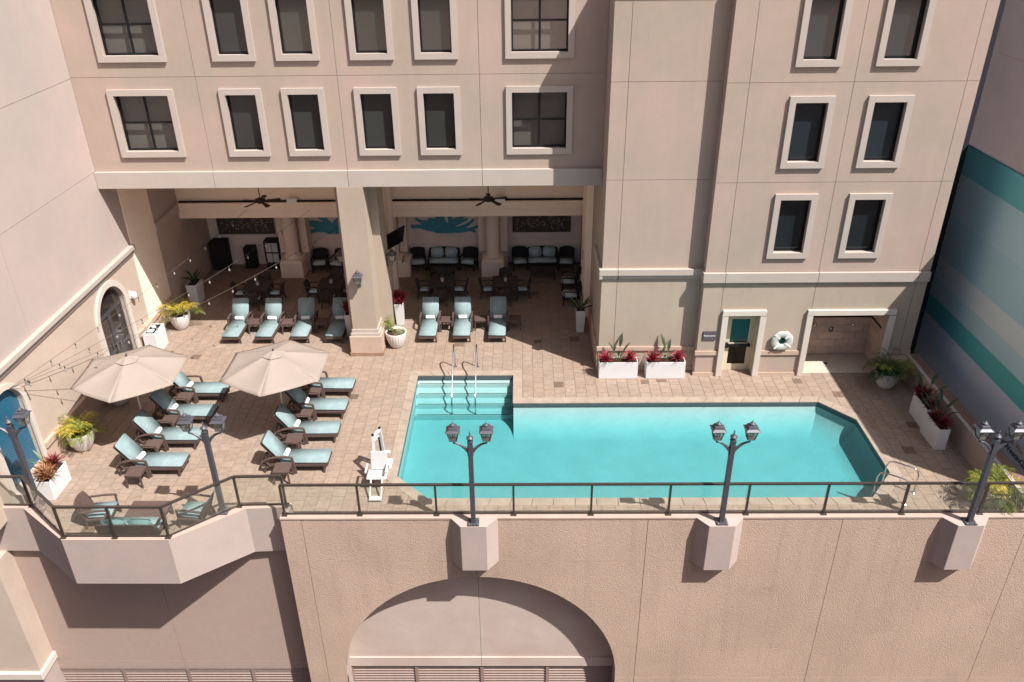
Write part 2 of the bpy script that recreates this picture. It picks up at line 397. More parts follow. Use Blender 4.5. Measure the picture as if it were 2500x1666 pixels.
def rect(x0, x1, z0, z1): return [(x0,z0),(x1,z0),(x1,z1),(x0,z1)]
def panels(fn, xs, zs, holes, mat_, parent, gap=0.014, thick=0.03, name='wall_panel', extra=None):
    for a, b in zip(xs, xs[1:]):
        for c, d in zip(zs, zs[1:]):
            hh = [h for h in holes if h[1] > a and h[0] < b and h[3] > c and h[2] < d]
            split = any(h[2] <= c and h[3] >= d for h in hh); mb = MB()
            for r_ in cells(a+gap/2, b-gap/2, c+gap/2, d-gap/2, hh):
                mb.plane2d(rect(*r_), fn, 0, thick)
                if split: mb.build(name, mat_, parent); mb = MB()
            if mb.v: mb.build(name, mat_, parent)
def backing(fn, x0, x1, z0, z1, holes, mat_, parent, d0, d1, name='wall_core'):
    mb = MB()
    for r_ in cells(x0, x1, z0, z1, holes): mb.plane2d(rect(*r_), fn, d0, d1)
    return mb.build(name, mat_, parent)
def clip(poly, px, py, nx, ny):           # keep the side where (p-P).n >= 0
    out = []; n = len(poly)
    for i in range(n):
        a, b = poly[i], poly[(i+1)%n]
        da = (a[0]-px)*nx+(a[1]-py)*ny; db = (b[0]-px)*nx+(b[1]-py)*ny
        if da >= 0: out.append(a)
        if (da >= 0) != (db >= 0):
            t = da/(da-db); out.append((a[0]+(b[0]-a[0])*t, a[1]+(b[1]-a[1])*t))
    return out
def area(p): return abs(sum(p[i][0]*p[(i+1)%len(p)][1]-p[(i+1)%len(p)][0]*p[i][1] for i in range(len(p))))/2 if len(p) > 2 else 0
def minus(poly, conv):                    # polygon minus a convex CCW polygon -> convex pieces
    out = []; cur = poly; n = len(conv)
    for i in range(n):
        a, b = conv[i], conv[(i+1)%n]; nx, ny = -(b[1]-a[1]), b[0]-a[0]     # inward normal of a CCW polygon
        o = clip(cur, a[0], a[1], -nx, -ny)
        if area(o) > 1e-4: out.append(o)
        cur = clip(cur, a[0], a[1], nx, ny)
        if area(cur) < 1e-4: break
    return out
def inter(poly, conv):
    n = len(conv)
    for i in range(n):
        a, b = conv[i], conv[(i+1)%n]; poly = clip(poly, a[0], a[1], -(b[1]-a[1]), b[0]-a[0])
        if area(poly) < 1e-4: return []
    return poly
def arc(c, r, a0, a1, n, vz): return [(c+r*math.cos(a0+(a1-a0)*i/n), vz+r*math.sin(a0+(a1-a0)*i/n)) for i in range(n+1)]
def arch_top(mb, fn, c, r, vz, top, d0, d1, n=24):   # wall above a semicircular opening up to height top
    pts = arc(c, r, math.pi, 0, n, vz)
    for p, q in zip(pts, pts[1:]): mb.plane2d([p, q, (q[0], top), (p[0], top)], fn, d0, d1)
def arch_ring(mb, fn, c, r0, r1, vz, base, d0, d1, n=24):
    a = arc(c, r0, math.pi, 0, n, vz); b = arc(c, r1, math.pi, 0, n, vz)
    for i in range(n): mb.plane2d([a[i], a[i+1], b[i+1], b[i]], fn, d0, d1)
    for sg in (-1, 1):
        mb.plane2d(rect(min(c+sg*r0, c+sg*r1), max(c+sg*r0, c+sg*r1), base, vz), fn, d0, d1)

# ------------------------------------------------------------------ ground, deck and pool
YW, ZC, ZR = 16.84, 0.45, 1.5
mb = MB(); mb.box(-150, 150, -120, 150, -14.2, -14.0)
tag(mb.build('street', ASPH), kind='structure')

IN_A = [(-3.75,20.0),(-0.31,20.0),(-0.31,24.91),(-3.75,24.91)]
IN_B = [(-2.73,18.15),(9.91,18.15),(10.84,19.28),(10.84,22.03),(9.93,23.1),(-3.75,23.1),(-3.75,19.17)]
OUT_A = [(-4.04,20.0),(-0.02,20.0),(-0.02,25.21),(-4.04,25.21)]
OUT_B = [(-2.84,17.85),(10.05,17.85),(11.14,19.17),(11.14,22.14),(10.07,23.40),(-4.04,23.40),(-4.04,19.04)]
BAY = [(-14.1,17.4),(-13.6,17.4),(-12.05,16.2),(-9.3,16.2),(-7.86,17.4)]
BAYC = [(-12.05,16.2),(-9.3,16.2),(-7.86,17.4),(-13.6,17.4)]
MAINR = [(-14.4,17.4),(13.42,17.4),(13.42,35.0),(-14.4,35.0)]
FRONTR = [(-6.5,16.98),(13.42,16.98),(13.42,17.4),(-6.5,17.4)]
def pool_minus(p, A, B):
    out = []
    for q in minus(p, A): out += minus(q, B)
    return out
slab = MB()
for reg in (MAINR, FRONTR, BAYC):
    for piece in pool_minus(reg, IN_A, IN_B):
        slab.prism(piece, -0.25, -0.014)
deck = tag(slab.build('deck', GROUT), 'beige stone tiled pool deck', 'deck', kind='structure')
gap = 0.010
whole = []; field = MB()
i0 = int((-14.3-TX0)//TW)-1; i1 = int((13.5-TX0)//TW)+1
for i in range(i0, i1):
    half = 0.5*(abs(i) % 2)
    for j in range(int((16-TY0)/TL)-1, int((35.2-TY0)/TL)+1):
        x, y = TX0+i*TW, TY0+(j+half)*TL
        p = [(x+gap/2,y+gap/2),(x+TW-gap/2,y+gap/2),(x+TW-gap/2,y+TL-gap/2),(x+gap/2,y+TL-gap/2)]
        full = area(p)
        for reg in (MAINR, FRONTR, BAYC):
            q = inter(p, reg)
            if not q: continue
            pcs = pool_minus(q, OUT_A, OUT_B)
            if len(pcs) == 1 and abs(area(pcs[0])-full) < 1e-5 and y > 17.45: whole.append((y, x))
            else:
                for c in pcs:
                    if area(c) > 0.002: field.prism(c, -0.02, 0.0)
whole.sort()
near = whole[:290]; tm = MB(); tm.box(gap/2, TW-gap/2, gap/2, TL-gap/2, -0.02, 0.0); tmesh = tm.mesh('tile', TILE)
for y, x in near: put('tile', tmesh, deck, (x, y, 0))
for y, x in whole[290:]: field.box(x+gap/2, x+TW-gap/2, y+gap/2, y+TL-gap/2, -0.02, 0.0)
o = field.build('tile_field', TILE, deck); o['kind'] = 'stuff'

# pool basin: vertical walls, floor, steps
OUTL = [(-2.73,18.15),(9.91,18.15),(10.84,19.28),(10.84,22.03),(9.93,23.1),(-0.31,23.1),(-0.31,24.91),(-3.75,24.91),(-3.75,19.17)]
ZF = -0.92
bs = MB(); n = len(OUTL)
COVE = [1, 1, 1, 1, 1, 0, 0, 0, 1]             # edges whose foot is rounded; the step alcove and the left wall stay square
def inset(poly, d):                       # CCW polygon with the rounded edges moved inwards by d
    m_ = len(poly); L = []
    for q in range(m_):
        a, b = Vector(poly[q]), Vector(poly[(q+1)%m_]); t = (b-a).normalized(); nrm = Vector((-t.y,t.x)); L.append((nrm, nrm.dot(a)+d*COVE[q]))
    out = []
    for q in range(m_):
        (n0, c0), (n1, c1) = L[q-1], L[q]; det = n0.x*n1.y-n0.y*n1.x
        out.append(((c0*n1.y-c1*n0.y)/det, (n0.x*c1-n1.x*c0)/det))
    return out
CR = 0.9; CZ = 0.86; rings = [(0.0, -0.03)]+[(CR*(1-math.cos(a)), ZF+CZ*(1-math.sin(a))) for a in [math.pi/2*q/24 for q in range(25)]]
for d_, z_ in rings: bs.v += [(x,y,z_) for x,y in inset(OUTL, d_)]
for q in range(len(rings)-1):
    for i in range(n): bs.f.append((q*n+i, q*n+(i+1)%n, (q+1)*n+(i+1)%n, (q+1)*n+i))
pool = tag(bs.build('pool_basin', PLASTER), 'pale plaster swimming pool basin with entry steps', 'pool', kind='structure')
fl = MB(); last = inset(OUTL, CR-0.004); fl.add([(x,y,ZF) for x,y in last], [tuple(range(n))]); fl.build('pool_floor', PLASTER, pool)
wl = MB()
for i in range(n):
    a, b = OUTL[i], OUTL[(i+1)%n]
    d = Vector((b[0]-a[0], b[1]-a[1])).normalized(); ox, oy = -d.y*0.012, d.x*0.012
    wl.add([(a[0],a[1],-0.24),(b[0],b[1],-0.24),(b[0],b[1],-0.031),(a[0],a[1],-0.031),(a[0]+ox,a[1]+oy,-0.24),(b[0]+ox,b[1]+oy,-0.24),(b[0]+ox,b[1]+oy,-0.031),(a[0]+ox,a[1]+oy,-0.031)],
           [(0,1,2,3),(4,7,6,5),(0,4,5,1),(3,2,6,7),(0,3,7,4),(1,5,6,2)])
wl.build('waterline_tile', WLTILE, pool)
yb = 24.9
for k, (yn, z) in enumerate(((24.66,-0.22),(24.24,-0.38),(23.83,-0.55),(23.42,-0.72))):
    s = MB(); s.box(-3.745, -0.315, yn, 24.905, ZF, z) if k == 0 else s.box(-3.745, -0.315, yn, [24.66,24.24,23.83][k-1], ZF, z)
    st = s.build('step', PLASTER, pool)
    nz = MB(); x = -3.66
    while x < -0.45: nz.box(x, x+0.05, yn+0.02, yn+0.062, z, z+0.006); x += 0.066
    nz.build('nosing_tiles', NOSING, st)
# water body
wt = MB()
wp = [(-2.735,18.14),(9.915,18.14),(10.85,19.275),(10.85,22.035),(9.935,23.11),(-0.30,23.11),(-0.30,24.92),(-3.76,24.92),(-3.76,19.165)]
wt.v = [(x,y,ZF-0.05) for x,y in wp]+[(x,y,-0.11) for x,y in wp]
nn = len(wp); wt.f = [tuple(range(nn-1,-1,-1)), tuple(range(nn,2*nn))]+[(i,(i+1)%nn,nn+(i+1)%nn,nn+i) for i in range(nn)]
tag(wt.build('water', WATER), 'clear turquoise pool water', 'water', kind='structure')
# coping stones
OO = [(-2.84,17.85),(10.05,17.85),(11.14,19.17),(11.14,22.14),(10.07,23.40),(-0.02,23.40),(-0.02,25.21),(-4.04,25.21),(-4.04,19.04)]
INS = [(-2.72,18.17),(9.90,18.17),(10.82,19.285),(10.82,22.02),(9.92,23.08),(-0.33,23.08),(-0.33,24.89),(-3.73,24.89),(-3.73,19.175)]
for i in range(n):
    a0, b0, a1, b1 = Vector(OO[i]), Vector(OO[(i+1)%n]), Vector(INS[i]), Vector(INS[(i+1)%n])
    L = (b0-a0).length; k = max(1, round(L/0.62)); g = 0.006/L
    for q in range(k):
        t0, t1 = q/k+(g if q else g/2), (q+1)/k-g
        P = [a0.lerp(b0,t0), a0.lerp(b0,t1), a1.lerp(b1,t1), a1.lerp(b1,t0)]
        c = MB(); c.prism([tuple(p) for p in P], -0.03, 0.014); c.build('coping_stone', COPE, pool, bevel=0.006, seg=1)

# ------------------------------------------------------------------ podium below the deck
pod = thing('podium_building', 'textured beige podium wall with arched recess and louvers below the pool', 'building')
AC, AR, AZ = -1.32, 4.09, -5.8
zs = [-14.0, -10.6, -5.88, -1.15, ZC-0.03]
xs = [-6.55, -5.98, AC, 3.35, 8.55, 13.5, 18.7]
fnw = fy(YW)
for a, b in zip(xs, xs[1:]):
    for c, d in zip(zs, zs[1:]):
        mbp = MB(); g = 0.007; r0 = (a+g, b-g, c+g, d-g)
        inside = b <= AC+AR+1.0 and a >= AC-AR-0.9 and b > AC-AR and a < AC+AR
        if inside and c < -1.5:
            if d <= AZ-0.05 or c < -6: # below springing: cut rectangle
                top = min(d-g, AZ)
                for r_ in cells(a+g, b-g, c+g, d-g, [(AC-AR, AC+AR, -14, AZ)] if d > -6 else [(AC-AR, AC+AR, -14, d)]): mbp.plane2d(rect(*r_), fnw, 0, 0.12)
            else:
                N = 40
                us = sorted({a+g, b-g} | {u for u in [AC+AR*math.cos(math.pi*q/N) for q in range(N+1)] if a+g < u < b-g})
                for p, q in zip(us, us[1:]):
                    h = lambda u: AZ+math.sqrt(max(0, AR*AR-(u-AC)**2)) if abs(u-AC) < AR else c+g
                    lo = [max(c+g, h(p)), max(c+g, h(q))]
                    mbp.plane2d([(p,lo[0]),(q,lo[1]),(q,d-g),(p,d-g)], fnw, 0, 0.12)
        else: mbp.plane2d(rect(*r0), fnw, 0, 0.12)
        if mbp.v: mbp.build('stucco_panel', PODIUM, pod)
core = MB()
for r_ in cells(-6.52, 18.7, -14, -1.5, [(AC-AR-0.03, AC+AR+0.03, -14, -1.6)]): core.plane2d(rect(*r_), fnw, 0.10, 0.40)
core.plane2d(rect(-6.52, 18.7, -1.62, -0.02), fnw, 0.10, 0.40); core.plane2d(rect(-6.52, 18.7, -0.02, ZC-0.06), fnw, 0.10, 0.18)
arch_top(core, fnw, AC, AR, AZ, -1.6, 0.02, 0.6, 40)
core.plane2d(rect(AC-AR-0.03, AC-AR, -14, AZ), fnw, 0.02, 0.6); core.plane2d(rect(AC+AR, AC+AR+0.03, -14, AZ), fnw, 0.02, 0.6)
core.build('wall_core', BAYST, pod)
# recess wall behind the arch
YA = YW+0.57
for a, b in ((AC-AR-0.1, AC-0.005), (AC+0.005, AC+AR+0.1)):
    r_ = MB(); r_.plane2d(rect(a, b, -5.62, -1.5), fy(YA), 0, 0.1); r_.build('recess_panel', ARCHP, pod)
    r_ = MB(); r_.plane2d(rect(a, b, -6.02, -5.64), fy(YA-0.05), 0, 0.15); r_.build('recess_band', ARCHP, pod)
def louvers(x0, x1, ztop, Y, n):
    fr = MB()
    fr.box(x0, x1, Y-0.02, Y+0.12, ztop-0.06, ztop)
    for x in [x0+(x1-x0)*k/n for k in range(n+1)]: fr.box(x-0.05, x+0.05, Y-0.02, Y+0.12, -9.2, ztop-0.06)
    f = fr.build('louver_frame', LOUVER, pod)
    bk = MB(); bk.box(x0, x1, Y+0.13, Y+0.2, -9.2, ztop); bk.build('louver_back', SLOT, f)
    sm = MB(); w2 = (x1-x0)/n-0.104; sm.add([(0,0,0),(w2,0,0),(w2,0.1,0.07),(0,0.1,0.07),(0,0,-0.02),(w2,0,-0.02),(w2,0.1,0.05),(0,0.1,0.05)], [(0,1,2,3),(4,7,6,5),(0,4,5,1),(3,2,6,7),(0,3,7,4),(1,5,6,2)])
    me = sm.mesh('slat', LOUVER)
    for k in range(n):
        for q in range(14): put('slat', me, f, (x0+(x1-x0)*k/n+0.052, Y+0.005, ztop-0.16-q*0.115))
louvers(AC-AR-0.02, AC+AR+0.02, -6.03, YA+0.02, 4)
# parapet curb (top ledge)
cb = MB(); cb.box(-6.55, 18.7, YW-0.02, YW+0.19, ZC-0.05, ZC); cb.box(-6.54, 18.7, YW+0.06, YW+0.185, -0.3, ZC-0.05)
cb.build('parapet_curb', CURB, pod)
# pedestals that carry the lamp posts
for px in (-1.32, 5.25, 11.76):
    s = MB(); P = [(px-0.655,YW+0.02),(px-0.345,YW-0.36),(px+0.345,YW-0.36),(px+0.655,YW+0.02)]
    s.prism(P, -1.12, ZC+0.002); s.build('lamp_pedestal', BAYST, pod, bevel=0.008, seg=1)
# projecting bay on the left
BO = [(-15.6,17.30),(-13.73,17.27),(-12.06,16.02),(-9.24,16.01),(-7.57,17.22),(-6.56,17.28)]
BI = [(-15.6,17.48),(-13.66,17.45),(-11.99,16.20),(-9.30,16.19),(-7.64,17.40),(-6.56,17.46)]
for k in range(5):
    s = MB(); s.prism([BO[k], BO[k+1], BI[k+1], BI[k]], -1.11, ZC-0.04); s.build('bay_fascia', BAYST, pod)
    grow = lambda p: p
    s = MB(); s.prism([BO[k], BO[k+1], BI[k+1], BI[k]], ZC-0.04, ZC); s.build('bay_curb', CURB, pod)
s = MB(); s.prism([BI[1], BI[2], BI[3], BI[4]], -1.09, -0.3); s.prism([(-15.6,17.6),(-6.56,17.6),(-6.56,18.6),(-15.6,18.6)], -1.085, -0.3); s.build('bay_floor_slab', LOWWALL, pod)
YL = 17.45
for a, b in ((-15.2,-10.665),(-10.655,-6.5)):
    s = MB(); s.plane2d(rect(a, b, -5.86, -1.0), fy(YL), 0, 0.1); s.build('recess_panel', LOWWALL, pod)
    s = MB(); s.plane2d(rect(a, b, -6.22, -5.875), fy(YL), 0, 0.1); s.build('recess_panel', LOWWALL, pod)
louvers(-14.75, -6.52, -6.24, YL+0.02, 4)
s = MB(); s.box(-6.56, -6.40, YW+0.11, YL+0.1, -14, ZC-0.07); s.build('return_wall', BAYST, pod)
# corner pier at the lower left
s = MB(); s.box(-19, -14.68, 16.70, 18.4, -5.45, -1.11); s.build('corner_pier', WINGLOW, pod)
s = MB(); s.box(-19, -14.60, 16.60, 18.3, -5.72, -5.45); s.build('pier_trim', WHITETRIM, pod, bevel=0.015, seg=1)
s = MB(); s.box(-19, -14.68, 16.72, 18.4, -14, -5.72); s.build('corner_pier', BAYST, pod)

# ------------------------------------------------------------------ hotel building
hotel = thing('hotel_building', 'beige stucco hotel facade with dark windows, open loggia and belt course', 'building')
YM, YT, YRR = 26.6, 25.22, 24.83
def win_holes(ws, pad=0.17): return [(x0+pad, x1-pad, z0+pad, z1-pad) for x0, x1, z0, z1 in ws]
mainW = []
for z0 in (7.52, 10.55):
    for x0, x1 in ((-13.24,-11.11),(-9.65,-8.29),(-7.65,-6.29),(-5.33,-3.96),(-3.31,-1.95),(-0.48,1.66)): mainW.append((x0, x1, z0, z0+2.185))
rightW = [(x0, x0+1.345, z0, z0+2.185) for z0 in (4.5, 7.52, 10.55) for x0 in (8.0, 10.33)]
ROOF = 13.12
panels(fy(YM), [-14.3,-10.32,-5.81,-1.31,2.7], [7.03,10.08,ROOF], win_holes(mainW), STUCCO, hotel)
backing(fy(YM), -14.3, 2.72, 6.6, ROOF, win_holes(mainW), STUCCO, hotel, 0.025, 0.30)
for a, b in zip([-14.3,-10.32,-5.81,-1.31], [-10.32,-5.81,-1.31,2.695]):
    s = MB(); s.box(a+0.006, b-0.006, YM-0.12, YM+0.28, 6.46, 7.03); s.build('ledge', TRIM, hotel, bevel=0.01, seg=1)
# tower: left section
DZ = [0.0, 3.60, 7.04, 10.08, ROOF]
TX = 2.70
panels(fy(YT), [TX,3.23,6.4], DZ[1:], [], STUCCO, hotel)
panels(fy(YT), [TX,3.23,6.4], [0.14,0.82,3.6], [], STUCCO_LOW, hotel)
backing(fy(YT), TX+0.01, 6.3, 0, ROOF, [], STUCCO, hotel, 0.025, 0.2)
panels(fxn(TX), [YT,27.4,29.0,35.2], [0.0,3.62,7.04,10.08,ROOF], [], STUCCO, hotel)
s = MB(); s.box(TX+0.026, TX+0.24, YT+0.03, 35.2, 0, ROOF); s.build('wall_core', STUCCO, hotel)
for a, b in ((TX-0.10,3.224),(3.236,6.1)):
    s = MB(); s.box(a, b, YT-0.13, YT+0.02, 3.76, 3.985); s.box(a+0.04, b, YT-0.07, YT+0.02, 3.62, 3.76); s.build('belt_course', TRIM, hotel, bevel=0.008, seg=1)
    s = MB(); s.box(a+0.04, b, YT-0.05, YT+0.02, 0.82, 0.97); s.build('dado_rail', BASE, hotel)
    s = MB(); s.box(a+0.05, b, YT-0.035, YT+0.02, 0.0, 0.14); s.build('skirting', BASE, hotel)
s = MB(); s.box(TX-0.09, TX+0.01, YT-0.12, 27.3, 3.63, 3.97); s.build('belt_course', TRIM, hotel)
s = MB(); s.box(TX-0.05, TX+0.01, YT+0.03, 29.4, 0.0, 0.8); s.build('dado_panel', BASE, hotel)
s = MB(); s.box(TX-0.22, TX+0.01, 29.4, 31.6, 0.0, 6.5); s.build('pilaster', LOGGIA, hotel)
# tower: right section
RX0, RX1 = 6.08, 13.5
dhole = (7.01, 8.13, -0.1, 2.38); shole = (9.90, 12.48, -0.1, 2.41)
panels(fy(YRR), [RX0,6.75,9.82,13.12,RX1], [4.0,7.05,10.1,ROOF], win_holes(rightW), STUCCO, hotel)
panels(fy(YRR), [RX0,6.75,9.82,13.12,RX1], [1.0,3.62], [dhole, shole], STUCCO_LOW, hotel)
panels(fy(YRR), [RX0,6.75,9.82,13.12,RX1], [0.12,0.83], [dhole, shole], STUCCO, hotel)
backing(fy(YRR), RX0+0.005, RX1, 0, ROOF, win_holes(rightW)+[dhole, shole], STUCCO, hotel, 0.025, 0.30)
s = MB(); s.box(RX0, RX0+0.2, YRR+0.02, 26.5, 0, ROOF); s.build('side_wall', STUCCO, hotel)
s = MB(); s.box(RX1-0.2, RX1, YRR+0.03, 35, 0, ROOF); s.build('side_wall', STUCCO, hotel)
for a, b in ((RX0-0.06,6.744),(6.756,9.814),(9.826,13.114),(13.126,RX1)):
    s = MB(); s.box(a, b, YRR-0.10, YRR+0.02, 3.64, 3.99); s.build('belt_course', TRIM, hotel, bevel=0.008, seg=1)
s = MB(); s.box(RX0-0.06, RX0+0.02, YRR+0.02, YT+0.02, 3.64, 3.99); s.build('belt_course', TRIM, hotel)
for a, b in ((RX0-0.05,6.84),(8.27,9.71),(12.66,RX1)):
    s = MB(); s.box(a, b, YRR-0.05, YRR+0.02, 0.84, 1.0); s.build('dado_rail', BASE, hotel)
    s = MB(); s.box(a, b, YRR-0.035, YRR+0.02, 0.0, 0.12); s.build('skirting', BASE, hotel)
# roofs so that daylight enters only through the openings
s = MB(); s.box(-14.3, 2.7, YM+0.05, 36, ROOF, ROOF+0.3); s.box(2.7, 13.5, YRR+0.05, 36, ROOF, ROOF+0.3); s.build('roof', STUCCO, hotel)
# windows
def window(x0, x1, z0, z1, Y, kind):
    T = 0.19
    t = MB()
    t.plane2d([(x0,z0),(x1,z0),(x1-T,z0+T),(x0+T,z0+T)], fy(Y), -0.085, 0.02); t.plane2d([(x0,z1),(x0+T,z1-T),(x1-T,z1-T),(x1,z1)], fy(Y), -0.085, 0.02)
    t.plane2d([(x0,z0),(x0+T,z0+T),(x0+T,z1-T),(x0,z1)], fy(Y), -0.085, 0.02); t.plane2d([(x1,z0),(x1,z1),(x1-T,z1-T),(x1-T,z0+T)], fy(Y), -0.085, 0.02)
    wn = t.build('window', TRIM, hotel)
    a, b, c, d = x0+T-0.02, x1-T+0.02, z0+T-0.02, z1-T+0.02
    F = 0.07
    f = MB()
    for r_ in ((a,b,c,c+F),(a,b,d-F,d),(a,a+F,c+F,d-F),(b-F,b,c+F,d-F)): f.plane2d(rect(*r_), fy(Y), 0.15, 0.21)
    f.build('window_frame', BLACK, wn)
    mx, mz = (a+b)/2, (c+d)/2
    if kind == 'wide':
        mu = MB(); mu.plane2d(rect(mx-0.035,mx+0.035,c+F,d-F), fy(Y), 0.155, 0.205); mu.plane2d(rect(a+F,mx-0.035,mz-0.03,mz+0.03), fy(Y), 0.158, 0.203); mu.plane2d(rect(mx+0.035,b-F,mz-0.03,mz+0.03), fy(Y), 0.158, 0.203)
        mu.build('mullion', BLACK, wn)
        for u0, u1 in ((a+F,mx-0.035),(mx+0.035,b-F)):
            for v0, v1 in ((c+F,mz-0.03),(mz+0.03,d-F)):
                p = MB(); p.plane2d(rect(u0,u1,v0,v1), fy(Y), 0.178, 0.184); p.build('pane', PANECLEAR, wn)
        p = MB(); p.plane2d(rect(a-0.3,b+0.3,c-0.4,d+0.2), fy(Y), 0.34, 0.36); p.build('blind', BLIND, wn)
    else:
        p = MB(); p.plane2d(rect(a+F,b-F,c+F,d-F), fy(Y), 0.178, 0.2); p.build('pane', PANE if kind == 'grey' else PANEB, wn)
    s = MB(); s.plane2d(rect(a-0.01,b+0.01,c-0.012,c+0.005), fy(Y), 0.0, 0.17); s.build('sill', TRIM, wn)
for W_ in mainW: window(*W_, YM, 'wide' if W_[1]-W_[0] > 1.8 else 'grey')
for W_ in rightW: window(*W_, YRR, 'blue')
# door surround, restroom door and shower niche
def surround(x0, x1, zt, T):
    s = MB()
    s.plane2d(rect(x0,x0+T,0,zt-T), fy(YRR), -0.10, 0.02); s.plane2d(rect(x1-T,x1,0,zt-T), fy(YRR), -0.10, 0.02); s.plane2d(rect(x0,x1,zt-T,zt), fy(YRR), -0.10, 0.02)
    return s.build('surround', WHITETRIM, hotel, bevel=0.01, seg=1)
surround(6.82, 8.30, 2.60, 0.2); surround(9.69, 12.68, 2.60, 0.2)
s = MB(); s.box(6.9, 7.015, 25.0, 25.5, 0, 2.5); s.box(8.125, 8.25, 25.0, 25.5, 0, 2.5); s.box(6.9, 8.25, 25.0, 25.5, 2.38, 2.5); s.build('door_jamb', CREAM, hotel)
YD = 25.22
s = MB()
for r_ in ((7.06,7.30,0,2.36),(7.93,8.12,0,2.36),(7.30,7.93,0,0.24),(7.30,7.93,2.04,2.36),(7.30,7.93,1.0,1.10)): s.plane2d(rect(*r_), fy(YD), 0, 0.05)
dr = s.build('door', CREAM, hotel)
s = MB(); s.plane2d(rect(7.30,7.93,1.10,2.04), fy(YD), 0.02, 0.04); s.build('upper_glass', DOORTEAL, dr)
s = MB(); s.plane2d(rect(7.30,7.93,0.24,1.0), fy(YD), 0.02, 0.04); s.build('lower_glass', DOORDARK, dr)
s = MB(); s.box(7.12, 8.02, YD-0.10, YD-0.05, 0.98, 1.08); s.box(7.12, 7.24, YD-0.12, YD, 0.95, 1.12); s.box(7.93, 8.0, YD-0.1, YD, 0.98, 1.08); s.build('push_bar', BLACK, dr)
s = MB(); s.box(6.9, 8.25, 25.5, 25.6, 0, 2.5); s.build('door_back', SLOT, hotel)
# shower niche: stone courses
def stones(fn, u0, u1, v0, v1, cw, ch, parent):
    r_ = 0; v = v0
    while v < v1-0.01:
        u = u0-(cw/2 if r_ % 2 else 0); vv = min(v+ch, v1)
        while u < u1-0.01:
            a, b = max(u, u0), min(u+cw, u1)
            if b-a > 0.03:
                s = MB(); s.plane2d(rect(a+0.004, b-0.004, v+0.004, vv-0.004), fn, 0, 0.03); s.build('stone', SHOWERT, parent)
            u += cw
        v = vv; r_ += 1
SYB = 26.3
s = MB(); s.box(9.75, 12.75, SYB+0.025, SYB+0.2, 0, 2.6); s.box(9.7, 9.875, 25.0, SYB+0.1, 0, 2.6); s.box(12.655, 12.8, 25.0, SYB+0.1, 0, 2.6); s.box(9.75, 12.75, 25.0, SYB+0.1, 2.43, 2.6)
niche = s.build('shower_niche', SHOWERT, hotel)
stones(fy(SYB), 9.88, 12.62, 0.02, 1.52, 0.46, 0.30, niche)
stones(fy(SYB), 9.88, 12.62, 1.58, 2.42, 0.46, 0.30, niche)
stones(fxn(12.62), 25.14, SYB, 0.02, 1.52, 0.46, 0.30, niche); stones(fxn(12.62), 25.14, SYB, 1.58, 2.42, 0.46, 0.30, niche)
s = MB(); s.box(9.88, 12.60, SYB-0.012, SYB+0.03, 1.52, 1.58); s.box(12.608, 12.65, 25.14, SYB-0.012, 1.52, 1.58); s.build('black_tile_band', BLACK, niche)
s = MB(); s.box(9.88, 12.63, 24.95, SYB, -0.012, 0.006); s.build('shower_floor', SHOWERF, niche)
for x, z in ((10.55,1.36),(11.92,1.36)):
    s = MB(); s.tube([(x,SYB,z+0.08),(x,SYB-0.12,z+0.06),(x,SYB-0.18,z)], 0.012); s.M = Matrix.Translation((x,SYB-0.19,z-0.02)) @ Matrix.Rotation(R(25),4,'X'); s.lathe([(0.02,0.05),(0.07,0.0),(0.075,-0.03),(0.0,-0.03)], 14); s.build('shower_head', CHROME, niche, smooth=True)
s = MB(); s.box(11.16, 11.3, SYB-0.03, SYB, 0.95, 1.12); s.tube([(11.23,SYB-0.03,1.05),(11.23,SYB-0.1,1.05)], 0.03); s.build('shower_valve', CHROME, niche)
s = MB(); s.lathe([(0.07,0.007),(0.07,0.012),(0.0,0.012)], 14, (11.0,25.6,0)); s.build('floor_drain', BLACK, niche)
s = MB(); s.box(12.45, RX1+0.1, YRR-0.35, YRR-0.06, 0, 0.82); s.build('stub_wall', BASE, hotel)

# loggia shell
s = MB(); s.box(-14.6, 2.72, YM+0.29, 35.3, 6.60, 6.9); s.build('loggia_ceiling', LOGGIA, hotel)
s = MB(); s.box(-14.6, 2.72, 32.35, 32.7, 3.45, 6.6); s.build('header_wall', LOGGIA, hotel)
s = MB(); s.box(-14.28, 2.69, 32.12, 32.36, 3.62, 3.95); s.build('header_band', LOGGIA, hotel, bevel=0.01, seg=1)
s = MB(); s.box(-14.28, 2.69, 32.20, 32.36, 3.28, 3.62); s.build('header_beam', LOGGIA, hotel)
s = MB(); s.box(-14.2, 2.6, 32.22, 32.34, 3.95, 4.0); s.build('shadow_groove_strip', SLOT, hotel)  # black strip standing in for the shadow groove above the header band
s = MB(); s.box(-14.6, 2.72, 32.4, 35.3, 3.4, 3.5); s.build('back_ceiling', LOGGIA, hotel)
s = MB(); s.box(-14.6, 2.75, 34.98, 35.2, 0, 3.45); s.build('back_wall', LOGBACK, hotel)
for a, b in ((-14.28,-11.2),(-9.3,-6.2),(-5.3,-2.1),(-0.4,2.68)):
    s = MB(); s.box(a, b, 34.93, 34.99, 0.0, 0.98); s.build('dado_panel', LOGBACK, hotel)
